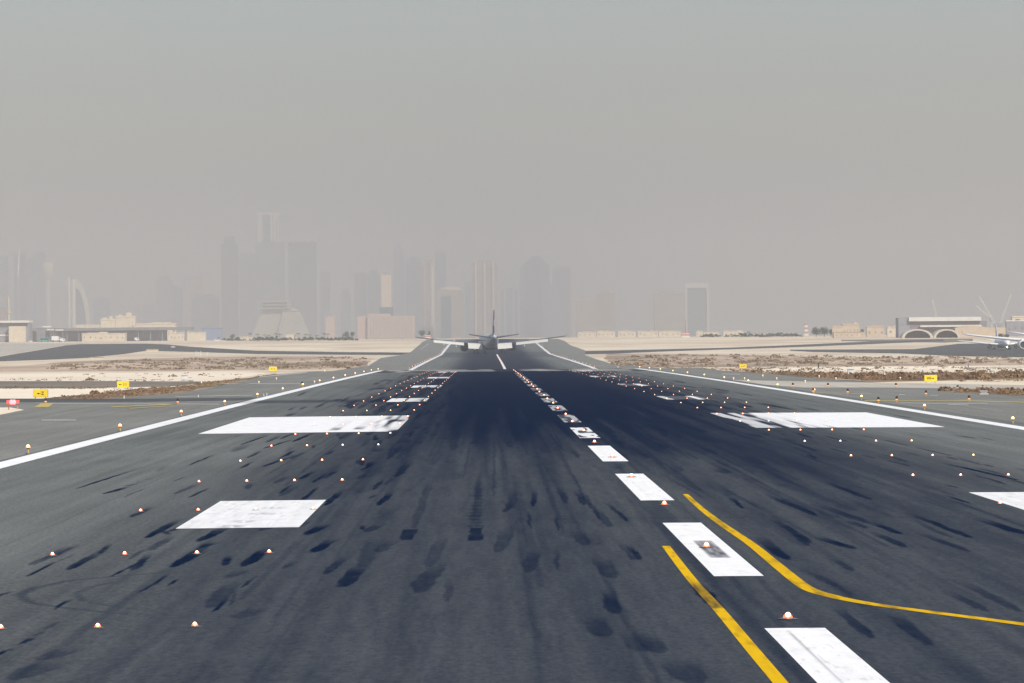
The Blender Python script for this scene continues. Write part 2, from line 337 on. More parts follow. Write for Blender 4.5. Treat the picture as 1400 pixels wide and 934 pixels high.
def rubber(X, Y):
    """how much tyre rubber covers each point (0..1)"""
    X, Y = np.asarray(X, float), np.asarray(Y, float)
    cl = np.ones_like(X)                                  # what stays clean
    lat = np.exp(-((X - 0.2) / 10.2) ** 4)                # the width of the dark zone
    long_ = sstep(158, 238, Y + 60 * (vnoise(X * 1.3, Y / 60, 1) - .5) + 70 * (vnoise(X * .35, Y / 200, 2) - .5) + np.where(X > 0.5, 22, -12) * np.exp(-((Y - 200) / 120) ** 2)) * (1 - .8 * sstep(872, 905, Y))
    edge = lat * (0.93 + 0.07 * vnoise(X * 2.1, Y / 35, 3))
    thick = .60 + .375 * sstep(215, 400, Y + 150 * (vnoise(X * 1.7, Y / 90, 61) - .5) + 60 * (vnoise(X * 4.5, Y / 120, 62) - .5) + 70 * np.exp(-((X + 3) / 5.5) ** 4))
    cl *= 1 - thick * np.clip(edge * 1.15, 0, 1) * long_
    cl *= 1 - .67 * np.exp(-((np.abs(X) - .0) / 13.3) ** 7) * (.82 + .10 * vnoise(X * .8, Y / 70, 9) + .20 * vnoise(X * 3.4, Y / 160, 19)) * (1 - .6 * sstep(872, 905, Y) * (1 - sstep(1300, 1340, Y)))
    cl *= 1 - .10 * sstep(.3, .8, vnoise(X * 2.6, Y / 40, 10))
    for sx in (-15., -11.25, -7.5, -3.75, 3.75, 7.5, 11.25, 15.): cl *= 1 - .16 * np.exp(-((X - sx - .03 * (vnoise(Y / 7, Y * 0 + sx, 71) - .5)) / .045) ** 2)
    cl *= 1 - .14 * np.exp(-((Y - 137.0) / .5) ** 4) * sstep(-4, -3.5, X) * (1 - sstep(7, 7.5, X))
    far = np.exp(-(np.abs(X) / 15.5) ** 6) * sstep(330, 480, Y) * (1 - sstep(860, 900, Y))
    cl *= 1 - .55 * far * sstep(.25, .75, vnoise(X * 1.6, Y / 70, 4))
    wide = np.exp(-(np.abs(X) / 19) ** 8) * sstep(250, 420, Y) * (1 - sstep(870, 905, Y))
    cl *= 1 - .22 * wide
    cl *= 1 - .5 * sstep(409, 416, Y) * (1 - sstep(428, 440, Y)) * sstep(-8, -10, X)      # darker strip across the left half
    cl *= 1 - .35 * sstep(1950, 2050, Y) * (1 - sstep(2330, 2420, Y))
    cl *= 1 - .6 * np.exp(-(X / 12) ** 6) * sstep(1250, 1300, Y)
    for (x0, y0, x1, y1, w, s, fade, soft) in MARKS:
        L = max(y1 - y0, .3)
        m = (Y > y0 - .6) & (Y < y1) & (np.abs(X - (x0 + x1) / 2) < abs(x1 - x0) / 2 + w * 1.3)
        if not m.any(): continue
        xx, yy = X[m], Y[m]; t = (yy - y0) / L
        cx = x0 + (x1 - x0) * np.clip(t, 0, 1) + .06 * (vnoise(yy / 3.0, yy * 0 + x0, 6) - .5)
        ww = w * (0.82 + .36 * vnoise(yy / 1.5, yy * 0 + x0 * 3, 7))
        if soft > .08: ww = ww * np.clip(np.sqrt(np.clip(t * 4 + .25, 0, 1)), 0, 1)
        d = np.abs(xx - cx) / ww
        a = (1 - sstep(1 - soft, 1.08, d)) * sstep(-.6 / L, .25 / L, t) * (1 - sstep(fade, 1, t)) * (.85 + .3 * vnoise(xx * 9, yy * .8, 8))
        cl[m] *= 1 - np.clip(s * a, 0, .98)
    for pts, w, s in POLY:
        for (x0, y0), (x1, y1) in zip(pts, pts[1:]):
            m = (Y > min(y0, y1) - 3) & (Y < max(y0, y1) + 3) & (X > min(x0, x1) - 1) & (X < max(x0, x1) + 1)
            if not m.any(): continue
            dx, dy = x1 - x0, y1 - y0; L2 = dx * dx + dy * dy
            t = np.clip(((X[m] - x0) * dx + (Y[m] - y0) * dy) / L2, 0, 1)
            d = np.hypot(X[m] - x0 - t * dx, Y[m] - y0 - t * dy) / w
            cl[m] = np.minimum(cl[m], np.maximum(1 - s * (1 - sstep(.2, 1.3, d)), 0) * np.maximum(cl[m], .75))
    return 1 - cl
def zgrid(X, Y, off): return np.interp(Y, KY, KZ) - CAMBER * np.minimum(np.abs(X), HALF) + off
def grid_obj(name, xs, ys, off, mat, xfun=None, fieldfun=None, kind='structure'):
    Xg, Yg = np.meshgrid(xs, ys)
    if xfun is not None: Xg, Yg = xfun(Xg, Yg)
    nx, ny = len(xs), len(ys); Z = zgrid(Xg, Yg, off)
    me = bpy.data.meshes.new(name); co = np.stack([Xg, Yg, Z], -1).reshape(-1, 3)
    i = np.arange((ny - 1) * nx).reshape(ny - 1, nx)[:, :-1].ravel()
    fc = np.stack([i, i + 1, i + nx + 1, i + nx], 1)
    me.vertices.add(len(co)); me.vertices.foreach_set('co', co.ravel())
    me.loops.add(fc.size); me.loops.foreach_set('vertex_index', fc.ravel())
    me.polygons.add(len(fc)); me.polygons.foreach_set('loop_start', np.arange(0, fc.size, 4)); me.polygons.foreach_set('loop_total', np.full(len(fc), 4))
    me.update(calc_edges=True)
    a = me.attributes.new('rub', 'FLOAT', 'POINT'); a.data.foreach_set('value', (fieldfun or rubber)(Xg, Yg).astype(np.float32).ravel())
    me.materials.append(mat); o = bpy.data.objects.new(name, me); C.objects.link(o)
    if kind: o['kind'] = kind
    return o
def ysteps(y0, y1, q=1.6e-5, lim=1.5):
    ys = [y0]
    while ys[-1] < y1: ys.append(ys[-1] + max(.12, min(lim, ys[-1] ** 2 * q)))
    ys[-1] = y1
    return np.array(sorted(set(ys + [k for k in KY if y0 < k < y1])))

# ------------------------------------------------------------------ ground, roads, runway
rows = [-1390] + list(KY[1:-1]) + [21450]; cols = [-5150, -HALF, 0, HALF, 5150]
g = MB(); vs = [(x, y, gz(x, y) - .05) for y in rows for x in cols]; nc = len(cols)
g.add(vs, [(r * nc + c, r * nc + c + 1, (r + 1) * nc + c + 1, (r + 1) * nc + c) for r in range(len(rows) - 1) for c in range(nc - 1)])
tag(g.build('ground', M_SAND), kind='structure')
grid_obj('runway', np.linspace(-HALF, HALF, 1060), ysteps(50, 262, 2.4e-5), 0, M_RUNWAY)
grid_obj('runway', np.linspace(-HALF, HALF, 614), ysteps(262, 1010), 0, M_RUNWAY)
grid_obj('runway_beyond_the_crest', np.linspace(-HALF, HALF, 93), np.unique(np.r_[np.linspace(1010, 3500, 250), KY[(KY > 1010) & (KY < 3500)]]), 0, M_RUNWAY)
# land and pavement sheets, lowest first
sheet('pale_sand_ground', P((-90,521), (300,521), (372,509.2), (-90,510.5)), -.04, M_PALE)
sheet('pale_sand_ground', P((-90,548), (60,547), (240,538), (300,527), (-90,531)), -.04, M_PALE)
sheet('pale_sand_ground', wobble(P((1020,508), (1480,509), (1480,500.2), (1100,501.6)), .4), -.04, M_PALE)
sheet('tan_ground', wobble(P((-90,508.5), (200,507.2), (498,505.2), (503,497), (512,490), (440,487.5), (330,487.5), (200,490), (90,494.5), (20,501), (-90,505))), -.04, M_TAN)
sheet('tan_ground', wobble(P((848,502.5), (1480,498.5), (1480,492.5), (1200,489), (1000,485), (830,483.5), (826,491))), -.04, M_TAN)
sheet('tan_ground', wobble(P((880,502.8), (1020,507.5), (1060,503), (960,502.3))), -.04, M_TAN)
sheet('scrub_ground', wobble(P((40,546.3), (90,541), (130,538), (180,531.5), (250,528), (290,521), (340,516.5), (376,510.5), (380,512), (300,527), (240,538.5), (130,546.3)), .3), -.03, M_BROWN)
sheet('scrub_ground', wobble(P((985,506.5), (1040,509), (1120,510.5), (1200,511.5), (1480,509.5), (1480,516), (1300,519.5), (1190,522), (1110,516.5), (1060,512)), .3), -.03, M_BROWN)
sheet('left_shoulder', P((-400, 700), (-400, 549), (0,547.5), (130,546), (240,538), (300,527.5), (345,518), (372,512.5), (420,508.3), (520,505.2)) + [(-HALF, 985), (-HALF, 52)], -.012, M_SHOULDER)
sheet('right_shoulder', [(HALF, 52), (HALF, 985)] + P((900,503.7), (1000,508), (1060,512), (1110,517), (1190,522.5), (1280,525), (1480,528), (1900, 560)) + [(70, 52)], -.012, M_SHOULDER)
sheet('old_taxiway', P((-90,520.8), (150,520.8), (296,521.5), (230,528), (100,530.6), (-90,530.8)), -.02, M_TAXI)
sheet('dark_strip', P((-90,545), (200,545), (330,543.5), (372,543), (330,547.4), (200,549.2), (-90,550.2)), -.004, M_DARKPAVE)  # band darker than the pavement round it
sheet('pale_strip', P((985,519), (1100,521.5), (1200,523), (1400,526.5), (1480,527.2), (1480,533.2), (1400,532), (1200,529.8), (1100,529.8), (1020,524)), -.006, M_CONC)
sheet('scrub_island', wobble(P((1290,534), (1320,531.7), (1480,532.8), (1480,543.5), (1400,541.5), (1330,537.5), (1300,536)), .25), -.002, M_BROWN)
sheet('sand_pad', wobble(P((-60,568), (0,567), (33,560.5), (14,557), (-60,558)), .1, 1), -.002, M_PALE)
sheet('far_left_shoulder', [(-HALF, 1010), (-48, 1010)] + P((504,500), (521,489.5), (545,486), (562,481), (575,470)) + [(-40, 3450), (-HALF, 3450)], -.02, M_SHOULDER)
sheet('far_right_shoulder', [(HALF, 3450), (40, 3450)] + P((780,472), (800,479), (800,485.5), (815,491), (838,498)) + [(52, 1010), (HALF, 1010)], -.02, M_SHOULDER)
sheet('far_taxiway', P((-90,489.5), (0,487.5), (60,477.5), (110,470.5), (200,469.8), (260,474), (350,479.5), (480,481.5), (562,482), (562,485.3), (480,485.1), (350,484), (270,481.3), (200,479.5), (170,484), (130,488), (60,492), (-90,497)), -.03, M_DARKPAVE)
sheet('far_taxiway', P((800,480), (900,477.7), (1000,475.2), (1100,471), (1180,467.3), (1290,464), (1290,466.4), (1180,470.8), (1100,474.2), (1000,477.5), (900,480.8), (800,484.3)), -.03, M_DARKPAVE)
sheet('far_taxiway', P((1080,478), (1250,477.3), (1310,470), (1400,469), (1480,469), (1480,489.5), (1400,488.6), (1300,486.6), (1230,483.2), (1080,479.5)), -.03, M_DARKPAVE)
sheet('far_apron', P((-90,488.5), (-90,469.7), (120,469.4), (100,471), (60,477), (0,486.5)), -.028, M_CONC)
sheet('far_apron', P((1150,464.6), (1330,463), (1330,466.5), (1290,468.5), (1150,466.3)), -.033, M_TAXI)
M_MIRAGE = asphalt('crest_mirage_tone', (.25, .245, .23), (.32, .31, .29), rubber=True)  # mirage gleam along the crest, put into the colour of a pale strip
grid_obj('crest_mirage_strip', np.arange(-HALF, HALF + .1, .25), np.linspace(868, 985, 40), .004, M_MIRAGE, fieldfun=lambda x, y: np.clip(.75 * sstep(.35, .75, vnoise(x / 2.2, y / 60, 91)) + .35 * np.exp(-((x + 3) / 6) ** 4) + .9 * (1 - sstep(868, 895, y + 14 * vnoise(x / 1.5, y * 0, 92))) , 0, .93))

# ------------------------------------------------------------------ painted markings
def block(name, x0, x1, y0, y1, mat=M_WHITE, off=.006, dx=.06, wear=None, dy=None):
    ys = ysteps(y0, y1) if dy is None else np.arange(y0, y1 + dy, dy)
    return grid_obj(name, np.linspace(x0, x1, max(3, int((x1 - x0) / dx))), ys, off, mat, fieldfun=wear)
def edge_wear(X, Y): return np.minimum(rubber(X, Y), .35 + .6 * sstep(1300, 1400, Y) * .2)
block('runway_edge_stripe', -22.7, -21.72, 50, 1005, wear=edge_wear, dx=.25)
block('runway_edge_stripe', 20.95, 21.85, 50, 1005, wear=edge_wear, dx=.25)
for a in (-22.7, 21.0): block('far_runway_edge_stripe', a, a + 1.15, 1300, 3300, wear=lambda X, Y: X * 0 + .12, dx=.5, dy=20, off=.02)
def stripe_wear(k):
    def f(X, Y):
        r = rubber(X, Y)
        if k == 1: return np.clip(.05 * vnoise(X * 12, Y / 10, 5) + sstep(-.03, .02, X) * (1 - sstep(.36, .42, X)) * sstep(111.5, 112.2, Y) * (1 - sstep(120.8, 121.8, Y)) * (.5 + .4 * vnoise(X * 14, Y / 1.5, 61)), 0, .9)
        if k <= 3: return np.clip(.16 * sstep(.80, .88, vnoise(X * 22, Y * 1.1, 81)) + .05 * (vnoise(X * 12, Y / 10, 5)) + .75 * sstep(.5, 1.2, 1 - np.abs(X - (.28 if k == 1 else .02)) / (.2 if k == 1 else .09)) * {0: sstep(60, 82, Y) * .9 * (1 - sstep(82.5, 84, Y)), 1: sstep(112, 114.5, Y) * (1 - sstep(119, 122, Y)) * .85, 2: .12, 3: .1}[k], 0, 1)
        if k == 4: return sstep(.58, .72, vnoise(X * 5, Y / 4, 12)) * .8 + .12
        return np.clip(.55 + .45 * sstep(.4, .7, vnoise(X * 5, Y / 5, 13)) - .02 + .015 * (k - 5), 0, .93)
    return f
for k in range(16):
    y1 = 84.6 + 48.6 * k
    block('centreline_stripe', -.29, .62, max(52, y1 - 30), y1, wear=stripe_wear(k), dx=.03)
block('far_centreline_stripe', -.1, .55, 1330, 2250, wear=lambda X, Y: X * 0 + .25, dx=.3, dy=10, off=.02)
def td_wear(X, Y): return np.clip((rubber(X, Y) - .25) * .35, 0, 1) * (Y > 0)
def near_wear(X, Y):
    r = .03 + .12 * vnoise(X * 9, Y / 6, 21) + .16 * sstep(.82, .9, vnoise(X * 17, Y * .8, 82))
    for (mx, my, w, s) in ((-10.55, 134.4, .28, .45), (-10.4, 138, .3, .3), (-10.2, 144, .32, .28), (-10.05, 149, .3, .25)): r = r + s * np.exp(-((X - mx) / w) ** 4 - ((Y - my) / 1.0) ** 4) * (vnoise(X * 14, Y * 1.5, 22) > .35)
    return np.clip(r, 0, 1)
block('touchdown_block', -11.8, -8.88, 133.3, 156, wear=near_wear, dx=.05)
block('touchdown_block', 9.1, 12.0, 135, 158.3, wear=near_wear, dx=.05)
def aim_wear(X, Y):
    s = sstep(.42, .62, vnoise(X * 2.4 + Y * .003, Y / 30, 30)) * .95
    ed = np.where(X > 0, 1 - sstep(8.9, 13.2, X - (vnoise(X * 3, Y / 14, 33) - .5) * 3.0), 1 - sstep(8.8, 10.4, -X - (vnoise(X * 3, Y / 14, 34) - .5) * 1.4))
    r = np.where(X > 0, ed * (.35 + .9 * s), ed * (.2 + .9 * s)) + .04
    for (mx, y0, y1, w) in ((-12.05, 278, 330, .27), (-10.85, 280, 330, .27), (-9.3, 306, 334, .45)):
        r = r + .8 * np.exp(-((X - mx - .15 * (vnoise(Y / 6, Y * 0 + mx, 37) - .5)) / w) ** 6) * sstep(y0, y0 + 3, Y) * (1 - .8 * sstep(y0 + 5, y0 + 14, Y)) * (1 - sstep(y0 + 20, y1, Y)) * (.55 + .45 * vnoise(X * 9, Y / 2.2, 36))
    return np.clip(r, 0, .97)
block('aiming_point_block', -18.4, -8.8, 273.7, 333, wear=aim_wear, dx=.08)
block('aiming_point_block', 8.8, 18.05, 276, 333, wear=aim_wear, dx=.08)
def far_wear(X, Y):
    inner = np.exp(-((np.abs(X) - 8.4) / 1.5) ** 2)
    return np.clip(.12 + .75 * inner * vnoise(X * 3, Y / 9, 41) + .8 * sstep(.58, .7, vnoise(X * 2.3, Y / 60, 40 )), 0, .9)
for (y0, y1) in ((411, 438), (545, 572), (697, 724), (855, 882)):
    for sx in (-1, 1):
        a, b = (-11.7, -8.8) if sx < 0 else (8.8, 11.9)
        block('touchdown_block', a, b, y0, y1, wear=far_wear, dx=.08)
def ribbon(name, pts, widths, mat, off=.006, sub=10, wear=None, nx=7):
    W = [Vector(at(*p)) for p in pts]; fine = []; wd = []
    n = len(W)
    for i in range(n - 1):                                 # Catmull-Rom through the points
        p0, p1, p2, p3 = W[max(i - 1, 0)], W[i], W[i + 1], W[min(i + 2, n - 1)]
        for j in range(sub):
            t = j / sub; fine.append(.5 * ((2 * p1) + (p2 - p0) * t + (2 * p0 - 5 * p1 + 4 * p2 - p3) * t * t + (3 * p1 - p0 - 3 * p2 + p3) * t ** 3)); wd.append(widths[i] * (1 - t) + widths[i + 1] * t)
    fine.append(W[-1]); wd.append(widths[-1])
    Xg, Yg = [], []
    for i, p in enumerate(fine):
        d = (fine[min(i + 1, len(fine) - 1)] - fine[max(i - 1, 0)]).normalized(); nn = Vector((d.y, -d.x))
        if i == 0 or i == len(fine) - 1: nn = Vector((1, 0))
        Xg.append([(p + nn * wd[i] * (k / (nx - 1) - .5)).x for k in range(nx)]); Yg.append([(p + nn * wd[i] * (k / (nx - 1) - .5)).y for k in range(nx)])
    Xg, Yg = np.array(Xg), np.array(Yg)
    return grid_obj(name, np.arange(nx), np.arange(len(fine)), off, mat, xfun=lambda a, b: (Xg, Yg), fieldfun=wear)
def yel_wear(X, Y): return np.clip((rubber(X, Y) - .45) * .5 + .30 * sstep(.5, .9, vnoise(X * 9, Y / 1.3, 50)) + .25 * sstep(.72, .8, vnoise(X * 3, Y / 5, 52)), 0, .55)
ribbon('taxi_lead_off_line', [(936,675), (958,695), (985.5,716), (1026,743.5), (1063.5,774), (1091,796), (1107,806), (1126,812.5), (1157.4,820), (1204.6,828.2), (1251.8,834.5), (1299,840.8), (1346,846.8), (1400,854), (1480,865)],
       [.15, .17, .2, .22, .24, .25, .26, .28, .28, .28, .3, .3, .3, .3, .3], M_YELLOW, wear=yel_wear)
def yel2(X, Y):
    a, b = at(946, 793)[1], at(984, 833)[1]
    return np.clip(.28 * sstep(.5, .9, vnoise(X * 14, Y / 1.2, 50)) + .05 + .62 * sstep(b, b + .6, Y) * (1 - sstep(a - 3, a, Y)) * (.75 + .3 * vnoise(X * 20, Y * 1.5, 51)), 0, .8)
ribbon('taxi_lead_off_line', [(909.7,746), (946,793), (984,835), (1024,883), (1067,934), (1110,985)], [.17, .18, .19, .2, .2, .2], M_YELLOW, wear=yel2, sub=24)
# worn shoulder and taxiway lines
def line(pts, w, mat, name='worn_line'): ribbon(name, pts, [w] * len(pts), mat, sub=3, nx=2, wear=lambda X, Y: X * 0, off=.01)
def dash(x0, x1, y, th, mat, slope=0.0, name='worn_line'):
    sheet(name, P((x0, y + th / 2), (x1, y + th / 2 + slope), (x1, y - th / 2 + slope), (x0, y - th / 2)), .008, mat)
dash(57, 104, 574.6, 1.1, M_OLDWHITE, 0); dash(72, 300, 552.2, .7, M_OLDWHITE, .6); dash(152, 242, 556.6, .9, M_OLDYELLOW, -4.0); dash(178, 226, 558.6, .6, M_OLDYELLOW, -3)
dash(263, 313, 527.7, .8, M_OLDYELLOW, -3.8); dash(355, 420, 515.6, .8, M_OLDWHITE, -6.2); dash(240, 345, 542.4, .6, M_OLDWHITE, -2); dash(296, 340, 525.3, .6, M_OLDWHITE, -1); dash(300, 410, 524.6, .6, M_OLDWHITE, -.5)
sheet('yellow_patch', P((47,557), (66,557), (74,551.4), (56,551.4)), .008, M_OLDYELLOW)
dash(1182, 1321, 547.9, .7, M_OLDYELLOW, .3); dash(1321, 1480, 548.2, .9, M_OLDYELLOW, 4.2); dash(1232, 1350, 551.2, .6, M_OLDWHITE, 1.4); dash(1296, 1324, 553.4, .8, M_OLDWHITE, .6)
dash(1176, 1192, 539, .7, M_OLDWHITE); dash(1229, 1237, 540, .8, M_OLDWHITE); dash(1271, 1283, 541.2, .5, M_OLDWHITE); dash(1143, 1177, 518.8, .8, M_OLDWHITE, 1.4); dash(1115, 1192, 537.3, .5, M_OLDYELLOW, 1.6)
dash(575, 586, 478, .8, M_OLDWHITE, -8); dash(987, 1012, 511.4, .6, M_OLDWHITE, .4)

# ------------------------------------------------------------------ runway lights
M_HOUS = plain('cast_light_housing', (0.10, 0.10, 0.10), .5, .2, 20)
M_HALO = emit('glare_halo_glow', (1.0, 0.15, 0.05), 2.4)
M_CORE = emit('lit_lens', (1.0, 0.46, 0.22), 8)
M_CORE2 = emit('lit_red_lens', (1.0, 0.44, 0.24), 9)
M_EDGE = emit('lit_edge_lens', (1.0, 0.52, 0.22), 7)
M_AMBER = emit('amber_prism_glass', (1.0, 0.30, 0.06), 2.4)
ORD = ('first second third fourth fifth sixth seventh eighth ninth tenth eleventh twelfth thirteenth fourteenth fifteenth sixteenth seventeenth eighteenth nineteenth twentieth').split()
TEN = {2: 'twenty', 3: 'thirty', 4: 'forty', 5: 'fifty', 6: 'sixty'}
TENTH = {2: 'twentieth', 3: 'thirtieth', 4: 'fortieth', 5: 'fiftieth', 6: 'sixtieth'}
def ordn(n): return ORD[n - 1] if n <= 20 else (TENTH[n // 10] if n % 10 == 0 else TEN[n // 10] + '-' + ORD[n % 10 - 1])
def dome(r, h, n=12, m=4, z0=0.0, top=0.0):
    b = MB(); rings = []
    for i in range(m + 1):
        a = i / m * math.pi / 2 * .98; rr = r * math.cos(a)
        rings.append([(rr * math.cos(2 * math.pi * k / n), rr * math.sin(2 * math.pi * k / n), z0 + h * math.sin(a)) for k in range(n)])
    return b.loft(rings)
def make_inset(name, core):
    t = empty(name, (0, 0, 0))
    dome(.11, .014, z0=.006).build('housing', M_HOUS, t, True)
    dome(.050, .050, 10, 4, z0=.016).build('prism', M_HALO, t, True)  # orange glow of this dome imitates the glare halo round the lens
    MB().add(*sphere(.027, (0, -.032, .050))).build('lens', core, t, True)
    return t
def sphere(r, c=(0, 0, 0), n=10, m=6):
    vs = [(c[0], c[1], c[2] + r)]; fs = []
    for i in range(1, m):
        a = math.pi * i / m
        for k in range(n): vs.append((c[0] + r * math.sin(a) * math.cos(2 * math.pi * k / n), c[1] + r * math.sin(a) * math.sin(2 * math.pi * k / n), c[2] + r * math.cos(a)))
    vs.append((c[0], c[1], c[2] - r)); last = len(vs) - 1
    for k in range(n):
        fs.append((0, 1 + k, 1 + (k + 1) % n)); fs.append((last, 1 + (m - 2) * n + (k + 1) % n, 1 + (m - 2) * n + k))
        for i in range(m - 2): fs.append((1 + i * n + k, 1 + (i + 1) * n + k, 1 + (i + 1) * n + (k + 1) % n, 1 + i * n + (k + 1) % n))
    return vs, fs
td0 = make_inset('touchdown_light', M_CORE); used = False
Y0 = 87.19; COLN = ('innermost', 'second innermost', 'second outermost', 'outermost')
for r in range(28):
    for side, X_ in ((-1, 'left'), (1, 'right')):
        for c in range(4):
            x = side * (8.97 + 1.5 * c); y = Y0 + 30 * r; q = px_of(x, y, gz(x, y))
            if not (-3 < q[0] < 1403): continue
            o = td0 if not used else copy_tree(td0); used = True
            o.location = (x, y, gz(x, y)); s = max(.62, 1.0 - max(0, y - 300) / 1100); o.scale = (s, s, s)
            tag(o, f'{COLN[c]} touchdown light of the {ordn(r + 1)} row up the runway, {X_} of the centreline', 'runway light', f'touchdown zone lights {X_} of the centreline')
cl0 = make_inset('centreline_light', M_CORE2); cnt = 0
for y in [Y0 + 30 * r for r in range(29)] + [1350 + 30 * r for r in range(28)]:
    o = cl0 if cnt == 0 else copy_tree(cl0); cnt += 1
    x = .2 if cnt % 2 else .12
    o.location = (x, y, gz(x, y) + .004); s = max(.95, 1.5 - max(0, y - 300) / 1100); o.scale = (s, s, s)
    tag(o, f'{ordn(cnt)} glowing centreline light counted up the runway from the nearest', 'runway light', 'lights along the runway centreline')
def make_edge(name):
    t = empty(name, (0, 0, 0))
    MB().tube((0, 0, 0), (0, 0, .03), .12, .11, 12).build('base_plate', M_HOUS, t)
    MB().tube((0, 0, .03), (0, 0, .20), .028, .024, 8).build('stem', plain('yellow_stem_paint', (.6, .42, .1), .5, .1, 20), t)
    b = MB().tube((0, 0, .20), (0, 0, .24), .06, .085, 12); b.build('lamp_body', M_HOUS, t)
    g_ = dome(.095, .13, 12, 4, z0=.24).build('glass_dome', M_AMBER, t, True)
    MB().add(*sphere(.062, (0, -.05, .31))).build('lamp', M_EDGE, g_, True)
    return t
ed0 = make_edge('runway_edge_light'); cnt = 0
for side, X_, xx in ((-1, 'left', -22.95), (1, 'right', 22.25)):
    n = 0
    for k in range(-1, 48):
        y = 228 + 57.4 * k
        if 985 < y < 1320 or y > 2900: continue
        q = px_of(xx, y, gz(xx, y))
        if not (0 < q[0] < 1400): continue
        n += 1; o = ed0 if cnt == 0 else copy_tree(ed0); cnt += 1
        o.location = (xx, y, gz(xx, y)); s = 1.0 if y < 1200 else .75; o.scale = (s, s, s)
        tag(o, f'{ordn(n)} elevated light beside the {X_} edge stripe, counting from the nearest', 'runway light', f'elevated lights along the {X_} runway edge')
M_HOOD = plain('black_hood', (.02, .02, .02), .5, .2, 20)
def make_taxi(name):
    t = empty(name, (0, 0, 0))
    MB().tube((0, 0, 0), (0, 0, .16), .05, .04, 8).build('post', plain('orange_post_paint', (.62, .3, .05), .5, .1, 20), t)
    dome(.11, .12, 12, 3, z0=.16).build('lens', emit('lit_amber_lens', (1, .42, .1), 1.3), t, True)
    MB().tube((0, 0, .27), (0, 0, .47), .11, .075, 10).build('hood', M_HOOD, t)
    return t
tx0 = make_taxi('taxiway_light')
TX = [(243,553,'left of the red approach indicator line, beside the left edge stripe'), (413,528,'close to the left edge stripe, far up'), (1112,538,'touching the right edge stripe'), (1159,539,'just right of the stripe light pair'),
      (1201,551,'left one of the close pair by the right edge stripe'), (1226,550,'right one of the close pair by the right edge stripe'), (1266,541.5,'below the yellow board on the right'),
      (1325,549,'in front of the bush island'), (1225,530.5,'on the pale strip, right of the others'), (1132,530.5,'on the pale strip, middle one'), (1084,530.3,'on the pale strip, nearest the runway'), (62.5,552.5,'behind the yellow painted patch')]
for i, (x, y, w) in enumerate(TX):
    o = tx0 if i == 0 else copy_tree(tx0); p = at(x, y); s = .85 + max(0, p[1] - 330) / 1600
    o.location = (p[0], p[1], gz(*p)); o.scale = (s, s, s)
    tag(o, ('black hooded amber light ' + (w if i else 'left of the runway on the dark strip')), 'taxiway light', 'hooded amber taxiway lights')
sm0 = empty('marker_light', (0, 0, 0))
MB().tube((0, 0, 0), (0, 0, .2), .05, .05, 8).build('post', plain('white_post_paint', (.7, .7, .68), .6, .1, 10), sm0)
MB().add(*sphere(.085, (0, 0, .27))).build('lens', emit('lit_pale_lens', (1, .55, .28), 2.2), sm0, True)
SML = [(378,519.5,'left'), (354,524.5,'left'), (430,524,'left'), (444,508.5,'left'), (275.5,525,'left'), (1003,519.5,'right'), (1018,519.5,'right'), (1043,515.5,'right'), (1062,519.5,'right'), (1101,523.5,'right'), (1143,519.5,'right'), (1120,516.5,'right'), (1231,519,'right'), (845,502.9,'right'), (1210,514,'right')]
SMLAB = ['on the left taxiway below the farthest yellow board', 'on the left taxiway beside a pale line', 'nearest the left edge stripe', 'far left, just short of the crest', 'left of the pale taxi line by the brown scrub',
         'leftmost on the right taxiway', 'second on the right taxiway', 'behind the right taxiway, near the small yellow board', 'third on the right taxiway', 'on the edge of the pale strip', 'at the left end of a white dash', 'at the tip of the brown scrub', 'inside the brown scrub left of the right board', 'at the crest just outside the right edge stripe', 'inside the brown scrub below the white post']
for i, ((x, y, s_), lb) in enumerate(zip(SML, SMLAB)):
    o = sm0 if i == 0 else copy_tree(sm0); p = at(x, y); s = .55 + p[1] / 2600; o.location = (p[0], p[1], gz(*p)); o.scale = (s, s, s)
    tag(o, 'small pale lit marker ' + lb, 'marker light', f'small lit markers on the {s_} taxiways')
# red approach slope unit
pp = at(24, 560.5); t = thing('approach_slope_light', 'red glowing approach indicator box on thin legs at the left edge', 'approach light', (pp[0] - .3, pp[1], gz(*pp)))
MB().box(-.42, .42, -.35, .35, .42, .66).build('lamp_box', plain('orange_box_paint', (.7, .2, .06), .5, .1, 8), t, bevel=.02)
for sx in (-.3, .3): MB().tube((sx, 0, 0), (sx, 0, .42), .035, .035, 8).build('leg', plain('orange_post_paint', (.62, .3, .05)), t)
MB().add(*sphere(.16, (-.09, -.33, .54))).add(*sphere(.16, (.09, -.33, .54))).build('red_lens', emit('red_lamp_glass', (1.0, .09, .10), 7), t, True)
MB().box(-.40, .40, -.375, -.352, .43, .65).build('red_halo_plate', emit('red_halo_glow', (1, .012, .03), 3.0), t)  # glowing plate added for the red halo round the lenses
copy_tree(t).location = (pp[0] - 6.5, pp[1] - 1, gz(*pp))
for o in [o for o in C.objects if o.name.startswith('approach_slope_light.') and o.parent is None]: o['label'] = 'second red approach indicator box, farther left of the first'

